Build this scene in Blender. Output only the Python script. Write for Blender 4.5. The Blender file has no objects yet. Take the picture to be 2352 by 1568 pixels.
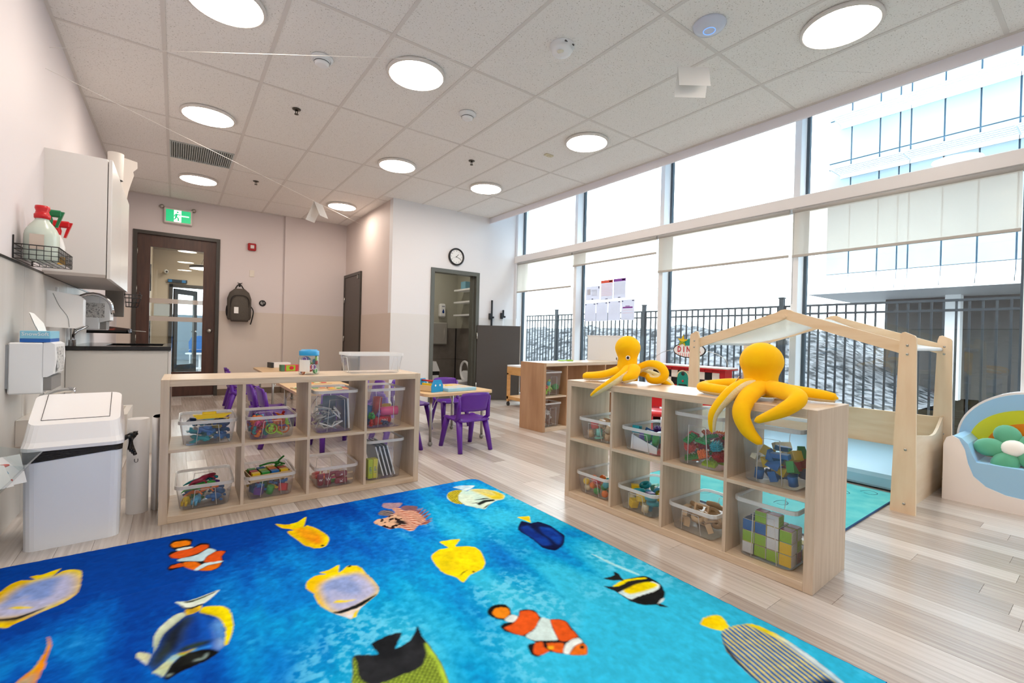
import bpy, bmesh, math, random
import numpy as np
from mathutils import Vector, Matrix
R = random.Random(7)
PI = math.pi
scn = bpy.context.scene
COL = scn.collection
# ---------------------------------------------------------------- camera, world, exposure
cam = bpy.data.cameras.new('camera'); camo = bpy.data.objects.new('camera', cam); COL.objects.link(camo)
FPX = 1049.07; YAW = 0.6402; PIT = -0.0052; ROL = 0.0255; CAMH = 1.0379
cam.sensor_width = 36.0; cam.lens = 36.0*FPX/2352
cam.shift_x = -7.975/2352; cam.shift_y = -2.216/2352
cam.clip_start = 0.05; cam.clip_end = 300
_f = Vector((math.sin(YAW)*math.cos(PIT), math.cos(YAW)*math.cos(PIT), math.sin(PIT)))
_r = Vector((math.cos(YAW), -math.sin(YAW), 0)); _u = _r.cross(_f)
_r2 = _r*math.cos(ROL)+_u*math.sin(ROL); _u2 = -_r*math.sin(ROL)+_u*math.cos(ROL)
camo.matrix_world = Matrix(((_r2.x, _u2.x, -_f.x, 0), (_r2.y, _u2.y, -_f.y, 0), (_r2.z, _u2.z, -_f.z, CAMH), (0, 0, 0, 1)))
scn.camera = camo
world = bpy.data.worlds.new('overcast_sky'); scn.world = world; world.use_nodes = True
bg = world.node_tree.nodes['Background']; bg.inputs[0].default_value = (0.89, 0.945, 1.0, 1); bg.inputs[1].default_value = 4.0
LAMP = 16.0
scn.view_settings.view_transform = 'Standard'; scn.view_settings.look = 'None'
scn.view_settings.exposure = 1.1; scn.view_settings.gamma = 1.0; scn.view_settings.use_curve_mapping = False
scn.cycles.use_adaptive_sampling = True; scn.cycles.adaptive_threshold = .04
scn.cycles.caustics_reflective = False; scn.cycles.caustics_refractive = False
scn.cycles.max_bounces = 6; scn.cycles.diffuse_bounces = 4; scn.cycles.glossy_bounces = 3; scn.cycles.transparent_max_bounces = 32
# ---------------------------------------------------------------- materials
def lin(c):
    if isinstance(c, int): c = ((c >> 16) & 255, (c >> 8) & 255, c & 255)
    return tuple(((v/255)/12.92 if v/255 <= .04045 else ((v/255+.055)/1.055)**2.4) for v in c)
MATS = {}
def mat(name, c=0xcccccc, rough=.5, metal=0., spec=.5, bump=0., bscale=60., c2=None, nscale=8., stretch=None, emit=0., rand=0., sheen=0., coord='Object', detail=4., thr=None, coat=0.):
    if name in MATS: return MATS[name]
    m = bpy.data.materials.new(name); m.use_nodes = True; MATS[name] = m
    nt = m.node_tree; N = nt.nodes; L = nt.links; p = N['Principled BSDF']
    p.inputs['Base Color'].default_value = (*lin(c), 1); p.inputs['Roughness'].default_value = rough
    p.inputs['Metallic'].default_value = metal; p.inputs['Specular IOR Level'].default_value = spec
    if sheen: p.inputs['Sheen Weight'].default_value = sheen
    if coat: p.inputs['Coat Weight'].default_value = coat; p.inputs['Coat Roughness'].default_value = .15
    if emit: p.inputs['Emission Color'].default_value = (*lin(c), 1); p.inputs['Emission Strength'].default_value = emit
    if c2 is not None or bump:
        tc = N.new('ShaderNodeTexCoord'); mp = N.new('ShaderNodeMapping'); L.new(tc.outputs[coord], mp.inputs[0])
        if stretch: mp.inputs['Scale'].default_value = stretch
    src = None
    if c2 is not None:
        n = N.new('ShaderNodeTexNoise'); n.inputs['Scale'].default_value = nscale; n.inputs['Detail'].default_value = detail; L.new(mp.outputs[0], n.inputs[0])
        rp = N.new('ShaderNodeValToRGB'); L.new(n.outputs[0], rp.inputs[0])
        lo, hi = thr or (.3, .7)
        rp.color_ramp.elements[0].position = lo; rp.color_ramp.elements[1].position = hi
        rp.color_ramp.elements[0].color = (*lin(c), 1); rp.color_ramp.elements[1].color = (*lin(c2), 1)
        src = rp.outputs[0]; L.new(src, p.inputs['Base Color'])
    if rand:
        oi = N.new('ShaderNodeObjectInfo'); hs = N.new('ShaderNodeHueSaturation'); mr = N.new('ShaderNodeMapRange')
        mr.inputs['To Min'].default_value = 1-rand; mr.inputs['To Max'].default_value = 1+rand
        L.new(oi.outputs['Random'], mr.inputs[0]); L.new(mr.outputs[0], hs.inputs['Value'])
        if src: L.new(src, hs.inputs['Color'])
        else: hs.inputs['Color'].default_value = (*lin(c), 1)
        L.new(hs.outputs[0], p.inputs['Base Color'])
    if bump:
        b = N.new('ShaderNodeBump'); b.inputs['Strength'].default_value = bump; b.inputs['Distance'].default_value = .01
        n2 = N.new('ShaderNodeTexNoise'); n2.inputs['Scale'].default_value = bscale; n2.inputs['Detail'].default_value = 3
        L.new(mp.outputs[0], n2.inputs[0]); L.new(n2.outputs[0], b.inputs['Height']); L.new(b.outputs[0], p.inputs['Normal'])
    return m
def clear(name, tint=0xffffff, body=0xeef4fa, opac=.12, rough=.1, gloss=True, ior=1.45):
    """thin see-through sheet: transparent + a share of diffuse body + fresnel gloss"""
    if name in MATS: return MATS[name]
    m = bpy.data.materials.new(name); m.use_nodes = True; MATS[name] = m
    nt = m.node_tree; N = nt.nodes; L = nt.links; N.remove(N['Principled BSDF']); out = N['Material Output']
    t = N.new('ShaderNodeBsdfTransparent'); t.inputs[0].default_value = (*lin(tint), 1)
    d = N.new('ShaderNodeBsdfDiffuse'); d.inputs[0].default_value = (*lin(body), 1)
    tr = N.new('ShaderNodeBsdfTranslucent'); tr.inputs[0].default_value = (*lin(body), 1)
    md = N.new('ShaderNodeMixShader'); md.inputs[0].default_value = .5; L.new(d.outputs[0], md.inputs[1]); L.new(tr.outputs[0], md.inputs[2])
    mx = N.new('ShaderNodeMixShader'); mx.inputs[0].default_value = opac; L.new(t.outputs[0], mx.inputs[1]); L.new(md.outputs[0], mx.inputs[2])
    last = mx
    if gloss:
        g = N.new('ShaderNodeBsdfGlossy'); g.inputs['Roughness'].default_value = rough
        fr = N.new('ShaderNodeFresnel'); ge = N.new('ShaderNodeNewGeometry'); mr = N.new('ShaderNodeMapRange')
        mr.inputs['To Min'].default_value = ior; mr.inputs['To Max'].default_value = 1/ior; L.new(ge.outputs['Backfacing'], mr.inputs[0]); L.new(mr.outputs[0], fr.inputs[0])
        m2 = N.new('ShaderNodeMixShader'); L.new(fr.outputs[0], m2.inputs[0]); L.new(mx.outputs[0], m2.inputs[1]); L.new(g.outputs[0], m2.inputs[2]); last = m2
    L.new(last.outputs[0], out.inputs[0])
    return m
# ---------------------------------------------------------------- mesh helpers
class MB:
    def __init__(s): s.v = []; s.f = []; s.s = []; s.m = []
    def add(s, vs, fs, smooth=False, M=None, mi=0):
        o = len(s.v)
        s.v += [tuple(M @ Vector(v)) for v in vs] if M is not None else [tuple(v) for v in vs]
        for f in fs: s.f.append(tuple(i+o for i in f)); s.s.append(smooth); s.m.append(mi)
        return s
    def box(s, x0, x1, y0, y1, z0, z1, b=0., M=None, mi=0):
        if b <= 0:
            vs = [(x, y, z) for x in (x0, x1) for y in (y0, y1) for z in (z0, z1)]
            return s.add(vs, [(0, 1, 3, 2), (4, 6, 7, 5), (0, 4, 5, 1), (2, 3, 7, 6), (0, 2, 6, 4), (1, 5, 7, 3)], False, M, mi)
        b = min(b, abs(x1-x0)/2.01, abs(y1-y0)/2.01, abs(z1-z0)/2.01)
        bm = bmesh.new()
        for x in (x0, x1):
            for y in (y0, y1):
                for z in (z0, z1):
                    sx = 1 if x == x0 else -1; sy = 1 if y == y0 else -1; sz = 1 if z == z0 else -1
                    bm.verts.new((x, y+sy*b, z+sz*b)); bm.verts.new((x+sx*b, y, z+sz*b)); bm.verts.new((x+sx*b, y+sy*b, z))
        bmesh.ops.convex_hull(bm, input=bm.verts)
        bm.verts.index_update()
        s.add([v.co[:] for v in bm.verts], [[v.index for v in f.verts] for f in bm.faces], False, M, mi); bm.free()
        return s
    def cbox(s, c, d, b=0., M=None, mi=0):
        return s.box(c[0]-d[0]/2, c[0]+d[0]/2, c[1]-d[1]/2, c[1]+d[1]/2, c[2]-d[2]/2, c[2]+d[2]/2, b, M, mi)
    def tube(s, pts, r, n=10, caps=True, M=None, mi=0, up=None, upc=None, closed=False, flat=1., mi2=None, sq=False):
        pts = [Vector(p) for p in pts]; k = len(pts)
        rr = r if isinstance(r, (list, tuple)) else [r]*k
        vs = []; u = Vector(up) if up else None
        for i, p in enumerate(pts):
            if closed: t = pts[(i+1) % k]-pts[i-1]
            else: t = pts[min(i+1, k-1)]-pts[max(i-1, 0)]
            t.normalize()
            if u is None: u = Vector((0, 0, 1)) if abs(t.z) < .9 else Vector((1, 0, 0))
            if upc is not None: u = p-Vector(upc)
            w = u-t*u.dot(t)
            if w.length < 1e-5: w = t.orthogonal()
            w.normalize(); a = t.cross(w)
            if not up and upc is None: u = w
            for j in range(n):
                th = 2*PI*j/n + (PI/4 if sq else 0)
                vs.append(p+a*math.cos(th)*rr[i]+w*math.sin(th)*rr[i]*flat)
        fs = []; mm = []
        for i in range(k if closed else k-1):
            i2 = (i+1) % k
            for j in range(n):
                fs.append((i*n+j, i*n+(j+1) % n, i2*n+(j+1) % n, i2*n+j))
                low = mi2 is not None and math.sin(2*PI*(j+.5)/n) < -.35
                mm.append(mi2 if low else mi)
        o = len(s.f)
        s.add(vs, fs, not sq, M, mi); s.m[o:] = mm
        if caps and not closed:
            s.add(vs[:n], [tuple(range(n))[::-1]], False, M, mi); s.add(vs[-n:], [tuple(range(n))], False, M, mi)
        return s
    def cyl(s, p0, p1, r0, r1=None, n=16, M=None, mi=0): return s.tube([p0, p1], [r0, r0 if r1 is None else r1], n, True, M, mi)
    def lathe(s, prof, n=24, M=None, mi=0, smooth=True):
        vs = []; fs = []
        for (r, z) in prof:
            for j in range(n): vs.append((r*math.cos(2*PI*j/n), r*math.sin(2*PI*j/n), z))
        for i in range(len(prof)-1):
            for j in range(n): fs.append((i*n+j, i*n+(j+1) % n, (i+1)*n+(j+1) % n, (i+1)*n+j))
        return s.add(vs, fs, smooth, M, mi)
    def prism(s, poly, z0, z1, M=None, mi=0, smooth=False):
        n = len(poly)
        vs = [(x, y, z0) for x, y in poly]+[(x, y, z1) for x, y in poly]
        fs = [tuple(range(n))[::-1], tuple(range(n, 2*n))]
        s.add(vs, fs, False, M, mi)
        return s.add(vs, [(i, (i+1) % n, n+(i+1) % n, n+i) for i in range(n)], smooth, M, mi)
    def ell(s, c, r, nu=16, nv=10, M=None, mi=0):
        vs = []; fs = []
        for i in range(nv+1):
            ph = PI*i/nv
            for j in range(nu):
                th = 2*PI*j/nu; vs.append((c[0]+r[0]*math.sin(ph)*math.cos(th), c[1]+r[1]*math.sin(ph)*math.sin(th), c[2]+r[2]*math.cos(ph)))
        for i in range(nv):
            for j in range(nu): fs.append((i*nu+j, (i+1)*nu+j, (i+1)*nu+(j+1) % nu, i*nu+(j+1) % nu))
        return s.add(vs, fs, True, M, mi)
    def mesh(s, name):
        me = bpy.data.meshes.new(name)
        bm = bmesh.new()
        bv = [bm.verts.new(v) for v in s.v]
        for f, sm, mi in zip(s.f, s.s, s.m):
            if len(set(f)) < 3: continue
            try: q = bm.faces.new([bv[i] for i in f])
            except ValueError: continue
            q.smooth = sm; q.material_index = mi
        bmesh.ops.remove_doubles(bm, verts=bm.verts, dist=1e-5)
        bmesh.ops.recalc_face_normals(bm, faces=bm.faces)
        bm.to_mesh(me); bm.free()
        return me
    def build(s, name, m, parent=None, loc=None, rz=0., M=None):
        return link(name, s.mesh(name), m, parent, loc, rz, M)
def link(name, me, m, parent=None, loc=None, rz=0., M=None):
    o = bpy.data.objects.new(name, me); COL.objects.link(o)
    if m is not None and not me.materials:
        for q in (m if isinstance(m, (list, tuple)) else [m]): me.materials.append(q)
    if parent is not None: o.parent = parent
    if M is not None: o.matrix_local = M
    else:
        if loc is not None: o.location = loc
        if rz: o.rotation_euler = (0, 0, rz)
    return o
def tag(o, label=None, cat=None, group=None, kind=None):
    if label: o['label'] = label
    if cat: o['category'] = cat
    if group: o['group'] = group
    if kind: o['kind'] = kind
    return o
def thing(name, label, cat, loc=(0, 0, 0), rz=0., group=None, M=None):
    o = bpy.data.objects.new(name, None); COL.objects.link(o); o.empty_display_size = .1
    if M is not None: o.matrix_world = M
    else: o.location = loc; o.rotation_euler = (0, 0, rz)
    return tag(o, label, cat, group)
def struct(o): o['kind'] = 'structure'; return o
KIDS = {}
def copy_tree(o, parent=None):
    c = o.copy(); COL.objects.link(c)
    if parent is not None: c.parent = parent
    for ch in list(o.children): copy_tree(ch, c)
    return c
def RX(a): return Matrix.Rotation(a, 4, 'X')
def RY(a): return Matrix.Rotation(a, 4, 'Y')
def RZ(a): return Matrix.Rotation(a, 4, 'Z')
def T(x, y, z): return Matrix.Translation((x, y, z))
# extrude helpers: profile drawn in (x,z), extruded along y ; profile in (y,z), extruded along x
MXZ = Matrix(((1, 0, 0, 0), (0, 0, 1, 0), (0, 1, 0, 0), (0, 0, 0, 1)))   # (a,b,c)->(a,c,b)
MYZ = Matrix(((0, 0, 1, 0), (1, 0, 0, 0), (0, 1, 0, 0), (0, 0, 0, 1)))   # (a,b,c)->(c,a,b)
def rrect(w, d, r, n=4, cx=0, cy=0):
    p = []
    for sx, sy, a0 in ((1, 1, 0), (-1, 1, 90), (-1, -1, 180), (1, -1, 270)):
        for i in range(n+1):
            a = math.radians(a0+90*i/n); p.append((cx+sx*(w/2-r)+r*math.cos(a), cy+sy*(d/2-r)+r*math.sin(a)))
    return p
def spline(pts, n=6):
    P = [Vector(p) for p in pts]; out = []
    for i in range(len(P)-1):
        a = P[max(i-1, 0)]; b = P[i]; c = P[i+1]; d = P[min(i+2, len(P)-1)]
        for k in range(n):
            t = k/n
            out.append(.5*((2*b)+(c-a)*t+(2*a-5*b+4*c-d)*t*t+(3*b-a-3*c+d)*t**3))
    out.append(P[-1]); return out
def lerp_list(vals, n):
    k = len(vals)-1; out = []
    for i in range(n):
        t = i/(n-1)*k; j = min(int(t), k-1); out.append(vals[j]+(vals[j+1]-vals[j])*(t-j))
    return out
def text(name, s, size, m, parent, M, ext=.0004, align='CENTER', sx=1., bold=0., gap=1.):
    cu = bpy.data.curves.new('txt', 'FONT'); cu.body = s; cu.size = size; cu.align_x = align; cu.align_y = 'CENTER'; cu.extrude = ext; cu.resolution_u = 2; cu.offset = bold; cu.space_character = gap
    to = bpy.data.objects.new('txt', cu); COL.objects.link(to)
    dg = bpy.context.evaluated_depsgraph_get(); me = bpy.data.meshes.new_from_object(to.evaluated_get(dg))
    bpy.data.objects.remove(to)
    me.transform(Matrix.Diagonal((sx, 1, 1, 1))); me.name = name
    me.materials.clear()
    return link(name, me, m, parent, M=M)
# plane frames for text/plates: FY faces -Y, FX faces -X, FZ faces up
FY = RX(PI/2)
FX = RZ(-PI/2) @ RX(PI/2)
# ---------------------------------------------------------------- common materials
oak = mat('white_oak_veneer', 0xdcc9b2, .45, c2=0xcab49b, nscale=2.0, stretch=(22, 22, 1.5), detail=5, bump=.04, bscale=30)
oakh = mat('white_oak_veneer_along', 0xdfccb4, .33, c2=0xcdb598, nscale=3.0, stretch=(2, 30, 30), detail=5, bump=.04, bscale=30)
oakt = mat('oak_veneer_brown', 0xc09a76, .45, c2=0xa67e5b, nscale=2.2, stretch=(4, 4, .7), detail=5)
birch = mat('birch_plywood', 0xf0d9ba, .4, c2=0xe8cba8, nscale=3, stretch=(6, 6, 1), detail=5)
birchh = mat('birch_plywood_along', 0xf0d9ba, .4, c2=0xe6c8a2, nscale=3, stretch=(6, 1, 8), detail=5)
white = mat('white_plastic', 0xf2f4f6, .3)
whitem = mat('white_melamine', 0xe2e0dd, .35)
chrome = mat('chrome', 0xd8dadc, .12, 1.)
steel = mat('brushed_steel', 0xb4b2ac, .35, 1.)
black = mat('black_metal', 0x1a1a1c, .4)
blackg = mat('black_glossy', 0x101214, .12)
paper = mat('white_paper', 0xf0f0ee, .7)
purple = mat('purple_plastic', 0x5a1f94, .32)
tubm = clear('tub_plastic', 0xfafcfe, 0xf4f8ff, .12, .12, True, 1.3)
rimm = clear('tub_plastic_thick', 0xf8fbfd, 0xffffff, .72, .3)
glass = clear('window_glass', 0xf6fbfb, 0xffffff, .0, .0, True, 1.5)
# ================================================================= STRUCTURE
XL, XW, YB, ZC = -.68, 4.85, 8.70, 3.025
wallp = mat('wall_paint', 0xe6e0e2, .6, bump=.015, bscale=200)
wallp2 = mat('wall_paint_lower', 0xdcd6d0, .5, bump=.02, bscale=150)
wallw = mat('wall_paint_white', 0xeaeaed, .6)
wallb = mat('wall_paint_greige', 0xded5d4, .6)
panelm = mat('washable_wall_panel', 0xd6d3cf, .4, c2=0xcac6c0, nscale=2, stretch=(1, 3, .6))
tilem = mat('mineral_ceiling_tile', 0xf4f2ef, .9, c2=0xbcb7b1, nscale=110, detail=2, thr=(.60, .74), stretch=(1, 1, 1), bump=.25, bscale=120, coord='Object')
gridm = mat('ceiling_grid_metal', 0xe0dcd8, .5)
fl_base = mat('floor_underlay', 0x8c7e72, .6)
plankm = mat('vinyl_plank', 0xc4b9b0, .24, spec=.8, c2=0xa1958c, nscale=2.0, stretch=(26, .9, 1), detail=7, rand=.14, coord='Object', thr=(.3, .7), bump=.03, bscale=12)
plankm2 = mat('vinyl_plank_light', 0xdad3cd, .24, spec=.8, c2=0xbdb3ab, nscale=2.0, stretch=(26, .9, 1), detail=7, rand=.09, coord='Object', thr=(.3, .7), bump=.03, bscale=12)
darkframe = mat('dark_bronze_paint', 0x3c3833, .35)
framem = mat('window_aluminium', 0xf0f3f7, .35)
railm = mat('rail_aluminium', 0xf0ece9, .4)
concrete = mat('concrete', 0xb0b0ae, .8)

fl = struct(MB().box(-.8, 4.95, -3.1, 8.85, -.12, -.004).build('floor', fl_base))
pw, pl = .128, 1.22
pme = MB().box(0, pw-.0012, 0, pl-.0012, -.004, 0).mesh('plank')
pme.materials.append(plankm)
pme2 = pme.copy(); pme2.materials.clear(); pme2.materials.append(plankm2)
nrow = int((XW-XL)/pw)+1
for i in range(nrow):
    x = XL+i*pw
    y = -R.random()*pl*.9 + max(0, (-.2-x)*1.2)
    if x > 2.2: y = -.6-R.random()*pl*.5
    lim = 6.4 if x > 2.62 else YB
    if i == nrow-1 or x+pw > XW+.04: continue
    while y < lim:
        o = link('plank', pme2 if R.random() < .4 else pme, None, fl, (x, y, 0))
        if y+pl > lim+.02: o.scale = (1, (lim-y+.015)/pl, 1)
        y += pl

def wallbox(name, boxes, m):
    b = MB()
    for q in boxes: b.box(*q)
    return struct(b.build(name, m))
wl = wallbox('wall_left', [(-.80, XL, -3.1, 8.82, 0, 3.5)], wallp)
# washable panels on the lower part of the left wall, black trim on top
for y0, y1 in ((-.0, 1.22), (1.223, 2.44), (2.443, 3.66), (3.663, 4.88), (4.883, 6.1)):
    MB().box(XL-.002, XL+.004, y0, y1, 0, 1.365).build('wall_panel', panelm, wl)
MB().box(XL-.001, XL+.009, 0, 6.1, 1.365, 1.377).build('panel_trim', black, wl)
# back wall with door opening, offset bay
DX0, DX1, DZ = -.519, .55, 2.49
wb = wallbox('wall_back', [(XL-.12, DX0+.02, YB, YB+.12, 0, 3.5), (DX1-.02, 2.62, YB, YB+.12, 0, 3.5), (DX0+.02, DX1-.02, YB, YB+.12, DZ-.02, 3.5), (1.48, 2.5, YB-.05, YB, 0, 3.06)], wallb)
MB().box(XL, DX0, YB-.004, YB, 0, 1.355).box(DX1, 1.48, YB-.004, YB, 0, 1.355).box(1.48, 2.5, YB-.054, YB-.05, 0, 1.355).build('lower_wall_covering', mat('wall_covering_beige', 0xd6cabf, .6, bump=.05, bscale=300), wb)
struct(MB().box(DX1, 1.48, YB-.016, YB-.004, 0, .1).box(1.468, 2.5, YB-.066, YB-.054, 0, .1).build('baseboard_back', mat('rubber_base_brown', 0x6c5c4c, .5)))
wr = wallbox('wall_return', [(2.5, 2.62, 6.52, YB, 0, 3.5)], mat('wall_paint_taupe', 0xd8cbc6, .6))
MB().box(2.496, 2.5, 6.4, 7.715, 0, 1.36).build('lower_wall_covering', mat('wall_covering_taupe', 0xcfc0b5, .6, bump=.05, bscale=300), wr)
# white wall with bathroom doorway
BX0, BX1, BZ = 3.12, 3.99, 2.09
ww = wallbox('wall_right_back', [(2.5, BX0+.02, 6.4, 6.52, 0, 3.5), (BX1-.02, 5.0, 6.4, 6.52, 0, 3.5), (BX0+.02, BX1-.02, 6.4, 6.52, BZ-.02, 3.5)], wallw)
MB().box(2.496, BX0, 6.396, 6.4, 0, 1.36).box(BX1, 4.8, 6.396, 6.4, 0, 1.36).build('lower_wall_covering', mat('wall_covering_white', 0xe4e3e2, .55), ww)
wf = wallbox('wall_front', [(-.8, 5.0, -3.2, -3.08, 0, 3.5)], wallw)
struct(MB().box(-.9, 5.1, -3.3, 9.0, 3.5, 3.6).build('sky_block_slab', concrete))  # unseen slab above the ceiling, added to block sky light
# ceiling
ce = struct(MB().box(XL, 4.165, -3.1, YB, ZC+.02, ZC+.03).build('ceiling', gridm))
XB = [XL]+[-.097+.61*k for k in range(7)]+[4.165]
YBd = [-3.1]+[2.946+1.2256*j for j in range(-4, 5)]+[YB]
for i in range(len(XB)-1):
    for j in range(len(YBd)-1):
        x0, x1, y0, y1 = XB[i], XB[i+1], YBd[j], YBd[j+1]
        if x0 > 2.3 and y0 > 6.4: continue
        if x0 > 2.3 and y1 > 6.4: y1 = 6.42
        if abs(x0+.097) < .01 and abs(y0-5.397) < .02: y1 = 6.05      # the grille takes the rest of this bay
        MB().box(x0+.01, x1-.01, y0+.01, y1-.01, ZC, ZC+.02).build('ceiling_tile', tilem, ce)
        if 2.3 < x0 < 2.4 and y1 == 6.42: MB().box(2.353, 2.5, 6.42, YB-.05, ZC, ZC+.02).build('ceiling_tile', tilem, ce)
for x in XB[1:-1]:
    MB().box(x-.012, x+.012, -3.1, YB if x < 2.4 else 6.4, ZC-.004, ZC+.012).build('grid_runner', gridm, ce)
for y in YBd[1:-1]:
    MB().box(XL, 4.165 if y < 6.4 else 2.5, y-.012, y+.012, ZC-.003, ZC+.012).build('grid_tee', gridm, ce)
MB().box(XL, XL+.02, -3.1, YB, ZC-.004, ZC+.012).build('grid_wall_angle', gridm, ce)
MB().box(XL, 2.5, YB-.07, YB-.05, ZC-.004, ZC+.012).build('grid_wall_angle', gridm, ce)
tr = struct(MB().box(4.165, 4.185, -3.1, 6.4, 2.93, 3.5).build('trim_1', mat('fascia_paint', 0xeeecf4, .5)))
MB().box(4.155, 4.165, -3.1, 6.4, 3.012, 3.03).build('edge_bead', gridm, tr)
struct(MB().box(4.185, 4.95, -3.1, 6.4, 3.44, 3.5).build('ceiling_window_pocket', wallw))
# ------------------------------------------------ windows
MY = [6.40, 4.94, 3.45, 1.945, .445, -1.06, -2.56]
gm = glass
for k in range(len(MY)-1):
    ya, yb = MY[k], MY[k+1]
    w = struct(bpy.data.objects.new('window_%d' % (k+1), None)); COL.objects.link(w); w.location = (XW, (ya+yb)/2, 0); 
    h = (ya-yb)/2
    MB().box(-.13, .06, h-.06, h, 0.0, 3.45, .004).build('mullion', framem, w)
    MB().box(-.01, .03, -h+.0, -h+.025, .1, 3.44).box(-.01, .03, h-.085, h-.06, .1, 3.44).build('pane_gasket', mat('dark_gasket', 0x4a5660, .4), w)
    MB().box(.008, .016, -h+.001, h-.061, .1, 2.36).build('lower_pane', gm, w)
    MB().box(.008, .016, -h+.001, h-.061, 2.42, 3.44).build('upper_pane', gm, w)
    MB().box(-.10, .06, -h, h-.06, 0, .10, .004).build('sill', framem, w)
struct(MB().box(XW-.13, XW+.06, -2.66, -3.1, 0, 3.45).build('trim_2', framem))
rail = struct(MB().box(4.70, 4.90, -3.1, 6.4, 2.335, 2.45, .006).build('trim_3', railm))
# ------------------------------------------------ outside
gr = struct(MB().box(12.2, 60, -40, 60, -.35, -.15).build('ground', mat('gravel', 0xd6d4d0, .95, c2=0xb4b2ae, nscale=30, spec=.1)))
struct(MB().box(4.95, 12.2, -40, 60, -.35, -.15).build('ground_asphalt', mat('asphalt', 0x5c5e62, .95, c2=0x3e4044, nscale=14, detail=8, spec=.15)))
def bank():
    xs = np.linspace(7.6, 26, 64); ys = np.linspace(-4, 40, 200)
    rng = np.random.RandomState(3)
    V = []; F = []
    from mathutils import noise as nz
    for x in xs:
        for y in ys:
            t = min(1, max(0, (x-7.8)/5.5)); t = t*t*(3-2*t)
            fade = min(1, max(0, (y-2.6)/3.6))
            z = -.15+1.6*t*fade+(.22*nz.noise((x*.9, y*.9, 0))+.12*nz.noise((x*2.6, y*2.6, 3)))*(.15+t)*fade
            V.append((x, y, z))
    ny = len(ys)
    for i in range(len(xs)-1):
        for j in range(ny-1): F.append((i*ny+j, (i+1)*ny+j, (i+1)*ny+j+1, i*ny+j+1))
    m = bpy.data.meshes.new('bank'); m.from_pydata(V, [], F)
    return struct(link('ground_bank', m, mat('stone_bank', 0x727478, .95, c2=0x2a2d30, nscale=5.0, detail=11, thr=(.40, .60), bump=.5, bscale=6, spec=.1)))
bank()
fencem = mat('black_fence_paint', 0x2c3238, .5)
FXX, FZ = 7.2, 1.62
fn = thing('picket_fence', 'black metal picket fence outside behind the windows', 'fence', (FXX, 0, -.15))
bar = MB().box(-.01, .01, -.01, .01, .05, FZ+.15).mesh('picket'); bar.materials.append(fencem)
y = -1.4
while y < 14:
    link('picket', bar, None, fn, (0, y, 0)); y += .108
post = MB().box(-.032, .032, -.032, .032, 0, FZ+.25, .004).box(-.038, .038, -.038, .038, FZ+.25, FZ+.27).mesh('post'); post.materials.append(fencem)
for y in (-1.95, .56, 3.05, 5.53, 8.04, 10.5, 13.0): link('post', post, None, fn, (0, y+.03, 0))
for z in (FZ+.135, FZ+.02, .12): MB().box(-.014, .014, -1.5, 14, z-.014, z+.014).build('fence_rail', fencem, fn)
# office building across the yard
bglass = mat('facade_glass', 0x8a9eac, .5, spec=.1, c2=0x98aab4, nscale=.6)
bline = mat('facade_mullion', 0x4c6c84, .5, spec=.1)
bwhite = mat('facade_panel', 0xeceef0, .5, spec=.2)
of = thing('office_building', 'glass office block with white soffit beyond the fence', 'building', (13, 0, -.15))
FY_ = [4.568, 4.087, 3.531, 3.167, 2.974, 2.421, 1.879, 1.333, .78, .2, -.4, -1.0, -1.6]
FZ_ = [2.95, 5.55, 5.70, 6.75, 8.2, 10.8, 12.0]
for i in range(len(FY_)-1):
    for j in range(len(FZ_)-1):
        MB().box(0, .06, FY_[i+1]+.015, FY_[i]-.015, FZ_[j]+.015, FZ_[j+1]-.015).build('facade_pane', bglass, of)
    prof = [(0, 2.95), (0, 2.75), (-.14, 2.62), (-.14, 2.52), (.1, 2.52), (.1, 2.95)]
    MB().prism(prof, FY_[i+1]+.008, FY_[i]-.008, MXZ).build('facade_skirt_panel', bwhite, of)
MB().box(.05, 3, -12, 4.56, 2.55, 12.2).build('building_core', bline, of)
MB().box(-.2, 3.6, -12, 4.9, 2.47, 2.52).build('soffit', bwhite, of)
for z in (5.34, 6.56):
    for a, b in ((4.3, 2.98), (2.97, 1.34), (1.33, -.6)):
        lv = MB()
        for q in range(5): lv.box(-.62+q*.12, -.55+q*.12, b, a, z+.02, z+.04)
        lv.box(-.64, 0, a-.03, a, z, z+.06); lv.box(-.02, .0, b, a, z-.06, z+.06)
        lv.build('sunshade', bwhite, of)
MB().box(2.2, 2.4, -12, 3.9, 0, 2.5).build('recessed_wall', mat('dark_slate_wall', 0x3c3a39, .8, c2=0x4a4745, nscale=4, stretch=(1, 1, 14)), of)
MB().box(1.6, 1.9, 2.35, 2.62, 0, 2.5).build('column', bwhite, of)
# ------------------------------------------------ corridor and lobby beyond the exit door
corw = mat('corridor_wall', 0xc8bba8, .6); corc = mat('corridor_ceiling', 0xa89c90, .8)
cof = struct(MB().box(-.6, 3.2, 8.82, 13.1, -.1, 0).build('floor_corridor', mat('grey_tile_floor', 0x9c9a96, .18)))
wallbox('wall_corridor_left', [(-.6, -.42, 8.82, 13, 0, 3.2)], corw)
wallbox('wall_corridor_right', [(2.9, 3.1, 8.82, 13, 0, 3.2)], corw)
wallbox('wall_corridor_end', [(-.6, -.08, 13, 13.12, 0, 3.2), (-.08, 3.2, 13, 13.12, 2.0, 3.2)], corw)
struct(MB().box(-.6, 3.2, 8.82, 13.1, 2.82, 2.9).build('ceiling_corridor', corc))
struct(MB().box(-3, 6, 13.12, 20, -.1, 0).build('floor_lobby', MATS['grey_tile_floor']))
struct(MB().box(-3, 6, 13.12, 20, 3.1, 3.2).build('ceiling_lobby', corc))
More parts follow.
